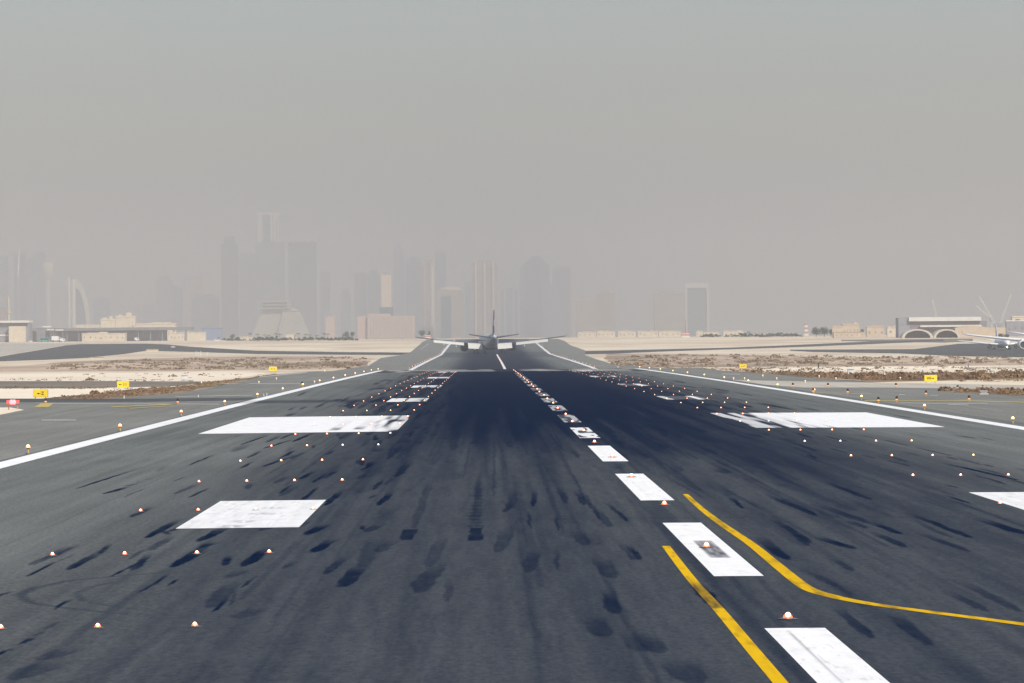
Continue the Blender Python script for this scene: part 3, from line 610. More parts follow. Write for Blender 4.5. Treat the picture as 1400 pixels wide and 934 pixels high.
# ------------------------------------------------------------------ yellow taxiway signs
M_SIGN = plain('yellow_sign_panel', (0.84, 0.60, 0.03), .45, .05, 3)
M_INK = plain('black_sign_lettering', (.03, .025, .01), .6, .1, 5)
M_POST = plain('grey_sign_post', (.3, .28, .25), .6, .1, 5)
def text_part(txt, size, mat, parent, x, z, y):
    cu = bpy.data.curves.new('lettering', 'FONT'); cu.body = txt; cu.size = size; cu.extrude = .006; cu.align_x = 'CENTER'; cu.align_y = 'CENTER'; cu.offset = size * .02
    o = bpy.data.objects.new('tmp_text', cu); C.objects.link(o); dg = bpy.context.evaluated_depsgraph_get(); dg.update()
    me = bpy.data.meshes.new_from_object(o.evaluated_get(dg)); bpy.data.objects.remove(o)
    me.materials.clear(); me.materials.append(mat); b = bpy.data.objects.new('lettering', me); C.objects.link(b); b.parent = parent
    b.rotation_euler = (math.pi / 2, 0, 0); b.location = (x, y, z); return b
def arrow(parent, cx, cz, L, y, left=True, mat=None):
    s = -1 if left else 1; h = L * .28; pts = [(0, -h * .28), (0, h * .28), (.5, h * .28), (.5, h), (1, 0), (.5, -h), (.5, -h * .28)]
    poly = [(cx + s * (a - .5) * L if a in (0, 1) else cx + s * (a - .5) * L, cz + b) for a, b in pts]
    if s > 0: poly = poly[::-1]
    MB().prism(poly, y - .006, y).build('arrow', mat or M_INK, parent)
def board(label, x0, x1, y0, y1, yb, txt, left, group='yellow taxiway direction boards'):
    px, py = (x0 + x1) / 2, yb; p = at(px, py); Y = p[1]; k = Y / F; w, h = (x1 - x0) * k, (y1 - y0) * k; z0 = (yb - y1) * k
    t = thing('taxiway_sign', label, 'sign', (p[0], Y, gz(*p)), 0, group)
    MB().box(-w / 2, w / 2, 0, .18, z0, z0 + h).build('panel', M_SIGN, t, bevel=.02)
    fr = MB().box(-w / 2 - .02, w / 2 + .02, .02, .16, z0 + h + .003, z0 + h + .03).box(w / 2 + .003, w / 2 + .05, .02, .16, z0, z0 + h); fr.build('frame', M_POST, t)
    for sx in (-w * .36, w * .36): MB().box(sx - .04, sx + .04, .05, .12, 0, z0).build('leg', M_POST, t)
    aw = h * .5; tw = h * .38 * len(txt)
    if left: arrow(t, -tw * .5 - h * .05, z0 + h * .5, aw, -.002, True); text_part(txt, h * .66, M_INK, t, aw * .55 + .02, z0 + h * .5, -.002)
    else: text_part(txt, h * .66, M_INK, t, -aw * .5, z0 + h * .5, -.002); arrow(t, tw * .5 + h * .12, z0 + h * .5, aw, -.002, False)
    return t
board('nearest yellow board with left arrow and Z, far left edge', 45.5, 65, 533.2, 543, 545.4, 'Z', True)
board('wide yellow board with left arrow and 11 above brown scrub', 160, 176.3, 521.5, 530.3, 532.3, '11', True)
board('small plain yellow board at the tip of the left scrub', 367.8, 378.5, 501.5, 507.4, 509.2, '1', True)
board('small yellow board with left arrow in right sand', 1011, 1020.6, 498, 503.6, 505.3, 'F', True)
board('yellow board with W and right arrow amid right scrub', 1263.8, 1281, 513, 522, 524, 'W', False)

def white_cab(px, yb, w, h, label):
    p = at(px, yb); k = p[1] / F; t = thing('equipment_cabinet', label, 'cabinet', (p[0], p[1], gz(*p)))
    MB().box(-w * k / 2, w * k / 2, 0, w * k * .7, .12, h * k).build('body', plain('white_cabinet_paint', (.62, .62, .62), .5, .05, 2), t, bevel=.03)
    MB().box(-w * k / 2 - .06, w * k / 2 + .06, -.06, w * k * .7 + .06, h * k + .003, h * k + .09).build('roof', plain('grey_cabinet_roof', (.4, .4, .4)), t)
    MB().box(-w * k * .2, w * k * .2, -.03, -.003, .2, h * k * .9).build('door', plain('white_cabinet_paint', (.62, .62, .62)), t)
    MB().box(-w * k / 2 - .1, w * k / 2 + .1, -.15, w * k * .7 + .1, 0, .117).build('plinth', M_CONC, t)
white_cab(252, 521, 7.5, 7.2, 'pale metal cabinet on sand left of the runway')
white_cab(1163, 513, 8, 7.5, 'pale metal cabinet on sand right of the runway')
white_cab(1345, 539.5, 9, 4, 'low white box amid the bush island')
def simple_post(px, yb, yt, w, mat, label, cat='post', name='marker_post'):
    p = at(px, yb); k = p[1] / F; t = thing(name, label, cat, (p[0], p[1], gz(*p)))
    MB().tube((0, 0, .06), (0, 0, (yb - yt) * k), w * k / 2, w * k / 2 * .8, 8).build('shaft', mat, t); MB().tube((0, 0, 0), (0, 0, .06), w * k * .8, w * k * .8, 8).build('foot', M_CONC, t)
MW = plain('white_post_paint', (.7, .7, .68))
simple_post(169.6, 545.2, 541, 1.6, MW, 'short white stake on the dark strip beside left scrub')
simple_post(271, 543.5, 540, 1.3, MW, 'short white stake standing on left asphalt by the runway')
simple_post(1208.7, 513.5, 506, 1.2, MW, 'thin white post on sand behind the right scrub')
simple_post(1119, 503.5, 496.5, 1.8, M_HOOD, 'black post standing in the right scrubland')
simple_post(1324, 506, 497, 2.0, plain('grey_post_steel', (.2, .18, .2)), 'grey corner post at the end of the wire fence')
simple_post(360.6, 542, 538.3, 1.0, MW, 'left of two white stakes outside the left edge stripe')
simple_post(364.8, 541.4, 537.4, 1.0, MW, 'right of two white stakes outside the left edge stripe')
# wire fence running right from the corner post
p0 = at(1325.5, 505); t = thing('wire_fence', 'low wire fence on thin posts, right sandy ground', 'fence', (p0[0], p0[1], gz(*p0)))
for k in range(6): MB().tube((2.6 * k + .5, 0, 0), (2.6 * k + .5, 0, .34), .03, .03, 6).build('post', M_POST, t)
wr = MB()
for z in (.15, .24, .33): wr.tube((0, 0, z), (14.2, 0, z), .022, .022, 5)
wr.build('wire', M_POST, t)

# ------------------------------------------------------------------ scrub: tufts nobody could count, and some single shrubs
M_LEAF = plain('dry_scrub_leaf', (0.20, 0.13, 0.078), .9, .45, .9, .1)
M_LEAF2 = plain('olive_scrub_leaf', (0.19, 0.14, 0.085), .9, .4, .9, .1)
def tuft(mb, x, y, z, r, h, n, rr):
    for _ in range(n):
        a, d = rr.uniform(0, 6.283), r * math.sqrt(rr.random()); hh = h * (1 - (d / r) ** 2 * .75) * rr.uniform(.3, 1)
        cx, cy, cz = x + d * math.cos(a), y + d * math.sin(a), z + hh * rr.uniform(.3, 1)
        s = r * rr.uniform(.12, .3); q = rr.uniform(0, 3.14); u = (math.cos(q) * s, math.sin(q) * s * .8, rr.uniform(-.3, .3) * s); w = (rr.uniform(-.4, .4) * s, rr.uniform(-.4, .4) * s, s * rr.uniform(.6, 1.1))
        mb.add([(cx - u[0], cy - u[1], cz - u[2]), (cx + u[0], cy + u[1], cz + u[2]), (cx + u[0] * .4 + w[0], cy + u[1] * .4 + w[1], cz + w[2]), (cx - u[0] * .6 + w[0], cy - u[1] * .6 + w[1], cz + w[2] * .8)], [(0, 1, 2, 3)])
def inpoly(x, y, poly):
    c = False; j = len(poly) - 1
    for i in range(len(poly)):
        (xi, yi), (xj, yj) = poly[i], poly[j]
        if (yi > y) != (yj > y) and x < (xj - xi) * (y - yi) / (yj - yi) + xi: c = not c
        j = i
    return c
def scrub(name, pxpoly, n, r, h, mat, leaves=14, seed=0):
    rr = random.Random(seed); mb = MB(); xs = [p[0] for p in pxpoly]; ys = [p[1] for p in pxpoly]; k = 0; tries = 0
    while k < n and tries < n * 40:
        tries += 1; x, y = rr.uniform(min(xs), max(xs)), rr.uniform(min(ys), max(ys))
        if not inpoly(x, y, pxpoly): continue
        p = at(x, y); q = rr.random() ** 2; s = .5 + 1.1 * q
        tuft(mb, p[0] + rr.uniform(-1, 1), p[1] + rr.uniform(-3, 3), gz(*p) - .03, r * s, h * s, leaves, rr); k += 1
    tag(mb.build(name, mat), kind='stuff')
scrub('dry_scrub', [(70,545.5), (130,538.5), (180,531.5), (250,528), (290,522), (340,517), (372,511), (345,517), (300,526), (240,537), (130,545.3)], 420, .32, .2, M_LEAF, 10, 1)
scrub('dry_scrub', [(985,506.5), (1120,510.5), (1200,511.5), (1480,510.5), (1480,514.5), (1300,518.5), (1190,521), (1110,515.8), (1060,511.5)], 700, .6, .42, M_LEAF, 14, 2)
scrub('dry_scrub', [(1292,535), (1320,532.6), (1470,534), (1470,541), (1400,540.2), (1330,536.6)], 260, .4, .32, M_LEAF, 14, 3)
scrub('olive_scrub', [(1320,519.5), (1470,517), (1470,521.5), (1300,522)], 60, .35, .2, M_LEAF2, 12, 4)
scrub('dry_scrub', [(0,519), (240,519), (280,522), (0,520.9)], 60, .3, .2, M_LEAF2, 10, 5)
scrub('dry_scrub', [(0,529.8), (150,529.6), (150,531.6), (0,531.8)], 90, .35, .15, M_LEAF, 8, 6)
scrub('olive_scrub', [(60,511), (330,510.5), (330,518), (60,518)], 26, .5, .22, M_LEAF2, 14, 7)
scrub('dry_scrub', [(870,502.5), (1400,501), (1400,509), (1000,507)], 130, .55, .28, M_LEAF2, 14, 8)
scrub('far_scrub', [(60,505.5), (100,497), (200,492), (340,489.5), (500,488), (500,504.5), (300,506)], 330, 1.5, .38, M_LEAF2, 10, 9)
scrub('far_scrub', [(845,501.5), (1460,498), (1460,489), (1150,487), (900,484.5), (835,490)], 360, 1.5, .38, M_LEAF2, 10, 10)
SH = [(1337,519,1.15,'tallest rounded brown shrub right of the yellow board'), (1391,516,1.0,'brown shrub at the right end of the scrub band'), (1292,534.5,.55,'dark shrub at the left tip of the bush island'),
      (1178,517,.8,'brown shrub midway along the right scrub band'), (130,538.5,.42,'small shrub standing where left sand meets scrub'), (122.5,520.5,.5,'lone dark shrub on pale left sand'), (1236,517,.8,'brown shrub just left of the W board')]
for i, (x, y, s, lb) in enumerate(SH):
    p = at(x, y); t = thing('shrub', lb, 'shrub', (p[0], p[1], gz(*p) - .03), 0, 'single shrubs beside the taxiways'); rr = random.Random(40 + i)
    mb = MB(); tuft(mb, 0, 0, 0, s * 1.1, s, 160, rr); mb.build('foliage', M_LEAF, t)
    mb = MB()
    for q in range(4): a = rr.uniform(0, 6.28); mb.tube((0, 0, 0), (math.cos(a) * s * .5, math.sin(a) * s * .5, s * .6), .03, .015, 5)
    mb.build('stem', plain('shrub_wood', (.1, .07, .05)), t)

# ------------------------------------------------------------------ airliners
def airliner(name, label, loc, rz, S, cols, flaps=True, lights=False, group=None):
    """nose along +y; built at 60 m length, then scaled by S"""
    white, belly, dark, tail, flapm = cols
    t = thing(name, label, 'aeroplane', loc, rz, group); t.scale = (S, S, S)
    secs = [(28.6, .15, 3.9), (28.2, .7, 3.95), (27.2, 1.35, 4.1), (25.6, 2.0, 4.35), (23.5, 2.5, 4.55), (21, 2.75, 4.6), (18, 2.82, 4.6), (-10, 2.82, 4.6), (-15, 2.72, 4.75), (-19, 2.4, 5.1), (-23, 1.85, 5.6), (-26.5, 1.25, 6.0), (-29, .75, 6.35), (-30.8, .35, 6.6)]
    fu = MB().loft([[(r * math.cos(a), y, z + r * math.sin(a)) for a in [2 * math.pi * k / 24 for k in range(24)]] for y, r, z in secs]).build('fuselage', white, t, True)
    MB().loft([[(w * math.cos(a), y, z + h * math.sin(a)) for a in [2 * math.pi * k / 16 for k in range(16)]] for y, w, h, z in ((9, 1.0, .3, 2.2), (6, 3.0, 1.0, 2.5), (-4, 3.2, 1.15, 2.45), (-8, 2.0, .6, 2.4), (-10, .8, .2, 2.3))]).build('belly_fairing', belly, t, True)
    wb = MB()
    for sx in (-1, 1):
        for k in range(34): wb.box(sx * 2.80, sx * 2.835, 19 - k * 1.1, 19.35 - k * 1.1, 4.95, 5.3)
    wb.build('cabin_windows', dark, fu)
    MB().loft([[(x, y, z) for x, y, z in ((-1.3 + dx, 26.35, 5.5), (1.3 - dx, 26.35, 5.5), (1.15 - dx, 25.6, 6.0), (-1.15 + dx, 25.6, 6.0))] for dx in (0, .0)] , True).build('cockpit_window', dark, fu) if False else \
        MB().add([(-1.35, 26.2, 5.35), (1.35, 26.2, 5.35), (1.5, 25.2, 5.75), (1.0, 24.6, 6.62), (-1.0, 24.6, 6.62), (-1.5, 25.2, 5.75)], [(0, 1, 2, 3, 4, 5)]).build('cockpit_window', dark, fu)
    def foil(chord, th): return [(0, 0), (.12, .55), (.35, .62), (.7, .35), (1, .03), (.7, -.25), (.35, -.4), (.1, -.35)]
    for sx in (-1, 1):
        tk = 1 if flaps else 1.7
        st = [(1.5, 6.8, 12.0, 3.3, 1.25), (2.8, 6.0, 10.6, 3.45, 1.1), (9.4, 2.2, 7.2, 4.15, .75), (20, -4.0, 4.6, 5.35, .5), (28.5, -8.9, 2.5, 6.45, .36), (29.8, -10.2, 1.7, 6.7, .15)]
        MB().loft([[(sx * x, y - u * c, z + v * th * tk) for u, v in foil(c, th)] for x, y, c, z, th in st]).build('wing', belly if flaps else white, t, True)
        wing = t.children[-1] if t.children else None
        MB().loft([[(sx * x, y - u * c, z + v * .1) for u, v in ((0, 0), (.5, 1), (1, 0), (.5, -1))] for x, y, c, z in ((29.9, -10.3, 1.6, 6.75), (30.2, -11.2, .7, 8.0))]).build('winglet', belly if flaps else white, wing)
        if flaps:
            def flap(x0, x1, y0, y1, z0, z1, c, dr):
                mb = MB()
                mb.loft([[(sx * x, y, z) for y, z in ((yy, zz), (yy + .2, zz - .35), (yy - c * .6, zz - dr * .62 - .12), (yy - c, zz - dr), (yy - c * .5, zz - dr * .42 + .18))] for x, yy, zz in ((x0, y0, z0), (x1, y1, z1))])
                return mb.build('flap', flapm, wing)
            flap(3.0, 8.7, -4.4, -4.9, 3.85, 4.2, 2.6, 2.15); flap(10.3, 22.6, -5.4, -9.6, 4.35, 5.6, 1.9, 1.1)
            for fx, fy, fz in ((6, -3.5, 2.75), (13.5, -5.2, 3.9), (18.5, -7.6, 4.6)):
                MB().loft([[(sx * fx + r * math.cos(a), y, z + r * math.sin(a)) for a in [math.pi / 3 * k for k in range(6)]] for y, r, z in ((fy + 2, .1, fz + .2), (fy, .35, fz + .1), (fy - 2.6, .3, fz - .7), (fy - 4, .05, fz - 1.3))]).build('flap_fairing', white, wing, True)
        # engine ahead of the wing
        ex, ez = sx * 9.4, 2.45
        ring = lambda y, r: [(ex + r * math.cos(2 * math.pi * k / 20), y, ez + r * math.sin(2 * math.pi * k / 20)) for k in range(20)]
        en = MB().loft([ring(8.6, 1.28), ring(8.8, 1.42), ring(8.5, 1.6), ring(6.6, 1.72), ring(4.4, 1.72), ring(2.9, 1.6), ring(2.85, 1.5), ring(4.2, 1.4)], False).build('engine', (belly if not flaps else plain('engine_slate', (.09, .10, .13), .4, .05, .3)), t, True)
        MB().loft([ring(8.2, 1.29), ring(8.1, .02)], False).build('fan', dark, en); MB().loft([ring(4.2, 1.42), ring(3.2, 1.0), ring(1.4, .45), ring(.6, .08)], True).build('exhaust_cone', dark, en, True)
        MB().prism([(0, 0), (0, 0), (0, 0)], 0, 0) if False else MB().box(ex - .25, ex + .25, 0.5, 6.2, ez + 1.45, ez + 2.1).build('pylon', white, t)
        MB().loft([[(sx * x, y - u * c, z + v * th) for u, v in foil(c, th)] for x, y, c, z, th in ((.5, -22.6, 5.6, 6.1, .75), (9.7, -27.6, 2.3, 7.5, .35))]).build('tailplane', white if not flaps else plain('tailplane_grey', (.10, .11, .14), .5), t, True)
    fn = MB().loft([[(v * th, y - u * c, z) for u, v in foil(c, th)] for y, c, z, th in ((-17.5, 3, 7.1, .3), (-19.5, 9.2, 7.4, .62), (-27.0, 3.6, 17.2, .26))]).build('tail_fin', white, t, True)
    MB().loft([[(x, y, z) for x, y in ((-th, y0), (th, y0), (.03, y0 - c), (-.03, y0 - c))] for y0, c, z, th in ((-26.9, 2.3, 8.0, .3), (-29.6, 1.25, 16.9, .16))]).build('rudder', tail, fn)
    MB().loft([[(x, y, z) for x, y in ((-th, y0), (th, y0), (.04, y0 - c), (-.04, y0 - c))] for y0, c, z, th in ((-28.0, 1.9, 10.9, .30), (-28.9, 1.7, 13.3, .26))]).build('rudder_stripe', white, fn)
    def bogie(x, y, four, nm='main_gear'):
        gr = MB().tube((x, y, .6), (x, y, 3.2), .2, .24, 8).build(nm, belly, t)
        wm = MB()
        for dy in ((-.95, .95) if four else (0,)):
            for dx in ((-.65, .65) if four else (-.35, .35)): wm.tube((x + dx - .22, y + dy, .66 if four else .52), (x + dx + .22, y + dy, .66 if four else .52), .66 if four else .52, None, 16)
        wm.build('wheels', dark, gr)
        if four: MB().box(x - .12, x + .12, y - 1.0, y + 1.0, .55, .8).build('bogie_beam', belly, gr); MB().box(x + (.5 if x > 0 else -.56), x + (.56 if x > 0 else -.5), y - 1.0, y + .9, 1.4, 3.0).build('gear_door', white, gr)
    bogie(-5.3, -1.8, True); bogie(5.3, -1.8, True); bogie(0, 23.6, False, 'nose_gear')
    if lights:
        MB().add(*sphere(.42, (-1.9, 7.9, 3.4))).add(*sphere(.42, (1.9, 7.9, 3.4))).build('landing_light', emit('landing_lamp', (1, .93, .75), 25), t, True)
        MB().add(*sphere(.3, (0, 24.4, 1.9))).build('taxi_light', emit('landing_lamp', (1, .93, .75), 25), t, True)
    return t
PW = plain('aircraft_white', (.82, .82, .82), .35, .04, .2, .5); PB = plain('aircraft_grey', (.07, .08, .105), .4, .05, .3); PD = plain('aircraft_black', (.02, .02, .025), .6, .1)
PT = plain('aircraft_maroon', (.10, .05, .07), .5, .05); PF = plain('flap_white', (.60, .59, .54), .4, .03); PS = plain('aircraft_silver', (.50, .52, .55), .4, .05, .2)
p = atY(668.6, 484, 2300)
airliner('airliner', 'twin-engine airliner seen from behind on the runway, flaps lowered', (p[0], 2300, gz(0, 2300)), R(4.0), 1.03, (PS, PB, PD, PT, PF), True)
p = at(1371, 485.2)
airliner('airliner', 'smaller oncoming airliner with landing lights on, right edge', (atY(1370, 485, 2290)[0], 2290, gz(30, 2290)), R(183), .59, (PW, PB, PD, PT, PF), False, True)
airliner('airliner', 'larger taxiing airliner cut off by the right edge, long left wing', (atY(1427, 487, 2190)[0], 2190, gz(30, 2190)), R(184), 1.0, (PW, PW, PD, PT, PF), False)

# ------------------------------------------------------------------ buildings
def rgb(*a): return tuple(a)
FM = dict(
    glass=facade('blue_grey_glazing', (.19, .24, .27), (.08, .13, .17), 3.2, 4.0, .3, .3),
    dglass=facade('dark_glazing', (.10, .15, .19), (.04, .08, .12), 3.0, 4.0, .25, .3),
    warm=facade('warm_stone_facade', (.42, .34, .27), (.20, .18, .16), 4.0, 4.0, .5, .8),
    pink=facade('pink_stone_facade', (.38, .28, .25), (.22, .18, .18), 3.5, 4.0, .5, .8),
    beige=facade('beige_facade', (.40, .34, .26), (.22, .19, .16), 4.0, 4.0, .5, .8),
    house=facade('house_facade', (.52, .44, .33), (.16, .13, .11), 3.3, 3.3, .72, .9))
M_LIT = plain('bright_cladding', (.44, .40, .34), .6, .05, .1); M_WARM = plain('warm_render', (.52, .42, .31), .8, .08, .3); M_PINK = plain('pink_render', (.50, .37, .30), .8, .08, .3)
M_CREAM = plain('cream_wall', (.60, .52, .40), .8, .10, .3); M_GREY = plain('grey_cladding', (.26, .26, .28), .6, .1, .3); M_ROOF = plain('dark_roof', (.20, .20, .21), .7, .1, .3); M_WROOF = plain('white_roof', (.66, .63, .57), .6, .06, .3)
def cityY(Y): return Y * (1 if Y < 5200 else 1.4 if Y < 6600 else 1.5 if Y < 8000 else 1.75)
def frame_at(x0, x1, Y, ytop, base=None):
    Y = cityY(Y)
    xm = (x0 + x1) / 2; X0, _ = atY(x0, 460, Y); X1, _ = atY(x1, 460, Y); _, zt = atY(xm, ytop, Y); zb = gz(X0, Y)
    return (X0 + X1) / 2, X1 - X0, zt - zb, zb
def tower(label, x0, x1, ytop, m, Y=8800, crown=None, lit=None, group='hazy towers of the far skyline', name='skyscraper', cat='skyscraper', fins=0):
    cx, w, h, zb = frame_at(x0, x1, Y, ytop); t = thing(name, label, cat, (cx, cityY(Y), zb), 0, group); m = FM.get(m, m); d = w * .8
    hb = h if crown in (None, 'fins', 'flat') else h * .93
    MB().box(-w / 2, w / 2, 0, d, 0, hb).build('body', m, t)
    MB().box(-w * .58, w * .58, -w * .06, d * .9, 0, h * .06).build('podium', M_GREY, t) if False else None
    if crown == 'dome': MB().loft([[(w / 2 * c * math.cos(a), d / 2 + d / 2 * c * math.sin(a), hb + (h - hb) * z) for a in [2 * math.pi * k / 16 for k in range(16)]] for c, z in ((.98, 0), (.9, .4), (.65, .75), (.3, 1.0), (.05, 1.2))]).build('dome', M_PINK, t, True)
    elif crown == 'round': MB().prism([(-w / 2, hb)] + [(-w / 2 * math.cos(math.pi * k / 12), hb + (h - hb) * 1.2 * math.sin(math.pi * k / 12)) for k in range(1, 12)] + [(w / 2, hb)], 0, d).build('rounded_top', m, t)
    elif crown == 'spire': MB().box(-w * .3, w * .3, d * .2, d * .8, hb, h).build('upper_storeys', m, t); MB().tube((0, d / 2, h), (0, d / 2, h * 1.1), w * .05, .3, 6).build('spire', M_GREY, t)
    elif crown == 'point': MB().loft([[(-w / 2, 0, hb), (w / 2, 0, hb), (w / 2, d, hb), (-w / 2, d, hb)], [(-w * .1, d * .4, h * 1.06), (w * .1, d * .4, h * 1.06), (w * .1, d * .6, h * 1.06), (-w * .1, d * .6, h * 1.06)]]).build('pointed_top', m, t)
    elif crown == 'slab': MB().box(-w * .6, w * .6, -w * .1, d * 1.1, hb, h).build('roof_slab', M_GREY, t)
    elif crown == 'step': MB().box(-w * .32, w * .32, d * .1, d * .9, hb, h).build('upper_storeys', m, t)
    elif crown == 'slope': MB().prism([(-w / 2, hb), (w / 2, hb), (-w / 2, h * 1.02)], 0, d).build('slanted_top', m, t)
    elif crown == 'flat': MB().box(-w * .3, w * .2, d * .2, d * .7, h, h + 5).build('plant_room', M_GREY, t)
    for k in range(fins): xx = -w / 2 + w * (k + .5) / fins; MB().box(xx - w * .035, xx + w * .035, -w * .06, -.05, 0, h * .98).build('pale_fin', M_LIT, t)
    if lit == 'right': MB().box(w * .30, w * .5, -w * .04, -.05, h * .02, hb).build('sunlit_strip', M_WARM, t)  # sunlit side put in as a warm-coloured strip
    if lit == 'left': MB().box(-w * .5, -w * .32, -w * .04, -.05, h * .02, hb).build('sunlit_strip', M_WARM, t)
    return t
T = tower
T('faint grey tower touching the left edge of the photo', -12, 11, 350, 'glass', 9000, 'flat')
T('dark tower behind the leaning bright mast', 20, 36, 338, 'dglass', 9100, 'slab')
T('slim grey tower between the bright mast and the round-headed tower', 36, 48, 352, 'glass', 8900, 'step')
T('grey tower behind the round-headed tower, far left', 46, 62, 345, 'glass', 9300, 'flat')
# round-headed tower
cx, w, h, zb = frame_at(58, 73, 8700, 358); t = thing('observation_tower', 'slim tower with a drum-shaped warm head, left of the sail building', 'tower', (cx, cityY(8700), zb), 0)
MB().tube((0, 9, 0), (0, 9, h * .86), w * .24, w * .2, 12).build('shaft', plain('pale_concrete_shaft', (.42, .38, .32)), t); MB().loft([[(r * w * math.cos(a), 9 + r * w * math.sin(a), h * z) for a in [2 * math.pi * k / 16 for k in range(16)]] for r, z in ((.2, .78), (.5, .84), (.52, .97), (.4, 1.0))]).build('head', M_WARM, t, True)
# leaning blade, its reflected glint put into a near-white colour
cx, w, h, zb = frame_at(24, 31, 8300, 338); t = thing('bright_mast', 'thin leaning white blade glinting above the far left towers', 'mast', (cx - 3, cityY(8300), zb), 0)
MB().loft([[(-2.2, 0, 0), (2.2, 0, 0), (2.2, 3, 0), (-2.2, 3, 0)], [(-2, 0, h * .68), (1.2, 0, h * .68), (1.2, 3, h * .68), (-2, 3, h * .68)]]).build('lower_shaft', M_GREY, t)
MB().loft([[(-2, -.2, h * .69), (-.6, -.2, h * .69), (-.6, 1, h * .69), (-2, 1, h * .69)], [(-1.4, -.6, h * .78), (1.6, -.6, h * .78), (1.6, 1, h * .78), (-1.4, 1, h * .78)], [(1.0, -.2, h * .92), (2.8, -.2, h * .92), (2.8, 1, h * .92), (1.0, 1, h * .92)], [(3, 0, h), (3.5, 0, h), (3.5, .6, h), (3, .6, h)]]).build('blade', plain('glint_white_panel', (.95, .9, .85), .3, .02), t)
# minaret
cx, w, h, zb = frame_at(9, 15, 4600, 404); t = thing('minaret', 'slender sunlit minaret with a balcony above the white hangar roof', 'minaret', (cx, 4600, zb), 0)
MB().tube((0, 0, 0), (0, 0, h * .62), 1.5, 1.2, 10).build('shaft', M_LIT, t); MB().tube((0, 0, h * .62), (0, 0, h * .66), 2.0, 2.0, 10).build('balcony', M_WARM, t)
MB().tube((0, 0, h * .66), (0, 0, h * .86), .9, .8, 10).build('lantern', M_LIT, t); MB().tube((0, 0, h * .86), (0, 0, h), .95, .05, 10).build('cone_roof', M_WARM, t)
T('low pinkish block beside the minaret', -5, 8, 420, 'pink', 6500, None, name='apartment_block', cat='building')
# sail-shaped building
cx, w, h, zb = frame_at(94, 125, 7600, 379); t = thing('sail_building', 'sail-shaped building with bright ribs and curved right side', 'building', (cx, cityY(7600), zb), 0)
k_ = w / 31.
MB().box(-15.3 * k_, -13.0 * k_, 0, 8, 0, h).build('rib', M_CREAM, t); MB().box(-9.8 * k_, -6.0 * k_, 0, 8, 0, h * .97).build('rib', M_CREAM, t)
arc = [(-6 + 21.5 * math.sin(q * math.pi / 2), .97 - (1 - math.cos(q * math.pi / 2)) * .97) for q in np.linspace(0, 1, 12)]
outer = [(x * k_, z * h) for x, z in arc]; inner = [((-6 + (x + 6) * .72) * k_, z * h * .86) for x, z in arc]
mb = MB()
for i in range(11): mb.prism([inner[i], inner[i + 1], outer[i + 1], outer[i]], 0, 8)
mb.build('curved_rib', plain('tan_cladding', (.45, .41, .32)), t); MB().prism([(-6 * k_, 0)] + [inner[-1 - i] for i in range(12)], 2, 7).build('glazing', FM['glass'], t)
for a in [('faint slab tower right of the sail building', 214, 236, 377, 'glass', 9300, 'step'), ('faint tower under the flat-topped block, left', 236, 250, 390, 'dglass', 9200, 'slope'),
          ('pinkish tower capped by a broad slab', 252, 277, 371, 'pink', 9400, 'slab'), ('short hazy block right of the sail building', 128, 150, 408, 'glass', 9300, 'flat'), ('short pink-topped tower between sail building and slab tower', 184, 194, 415, 'pink', 9000, 'step'),
          ('low hazy block left of the slab tower', 196, 213, 416, 'glass', 9400, 'flat'), ('short pale tower right of the sail building base', 158, 168, 416, 'beige', 9200, 'flat'), ('stocky tower at the foot of the broad slab tower', 262, 300, 402, 'dglass', 9000, 'step'),
          ('slim dark tower with stepped head left of the tallest tower', 303, 326, 323, 'dglass', 8700, 'step'), ('grey block between slim dark tower and the tallest tower', 328, 350, 346, 'glass', 8900, 'flat')]: T(*a)
T('tallest tower of the skyline with pale columned top', 350, 389, 331, 'glass', 8600, 'flat')
t = [o for o in C.objects if o.get('label') == 'tallest tower of the skyline with pale columned top'][0]
cx, w, h, zb = frame_at(351, 384, 8600, 291)
hb = frame_at(351, 384, 8600, 331)[2]
MB().box(-w * .25, w * .02, 4, 24, hb, h * .985).build('upper_core', FM['dglass'], t); MB().box(-w * .5, w * .42, 2, 26, h * .985, h).build('roof_slab', M_PINK, t)
for q in (-.47, -.38, .06, .2, .33): MB().box(w * q, w * (q + .05), 0, 3, hb, h * .985).build('column', M_LIT, t)
for a in [('broad dark tower right of the tallest tower, flat red-edged roof', 395, 433, 321, 'dglass', 8700, 'slab'), ('slim grey tower at the right shoulder of the broad dark tower', 438, 452, 372, 'glass', 9000, 'flat'), ('pale slim tower above the small pink block', 466, 480, 396, 'glass', 9000, 'step'),
          ('dark tower above the left end of the pink hotel', 485, 502, 373, 'dglass', 9200, 'flat'), ('dark tower left of the sunlit slab', 503, 520, 369, 'dglass', 8900, 'step')]: T(*a)
T('dark block carrying the sunlit slab above the pink hotel', 519, 538, 420, 'glass', 6000, None)
T('bright sunlit slab tower above the pink hotel', 522, 535.5, 376, M_WARM, 6500, 'flat')
T('tall faint tower right of the sunlit slab, tapering top', 538, 553, 338, 'glass', 9300, 'point')
T('dark tower with curled white crown left of the striped tower', 555, 577, 352, 'dglass', 9000, 'round')
cx, w, h, zb = frame_at(560, 577, 8950, 350); t = [o for o in C.objects if str(o.get('label')).startswith('dark tower with curled')][0]
MB().loft([[(x0 * w, -1, z * h), (x0 * w + 3, -1, z * h), (x0 * w + 3, 4, z * h), (x0 * w, 4, z * h)] for x0, z in ((-.5, .90), (-.42, .97), (-.2, 1.01), (.1, .98), (.4, .94))]).build('curled_crown', M_LIT, t)
T('warm striped tower with stone top, centre left', 577, 594, 355, 'pink', 7700, 'step', 'right', fins=2)
T('thin dark tower with flat antenna head, centre left', 596, 610, 336, 'dglass', 9100, 'slab')
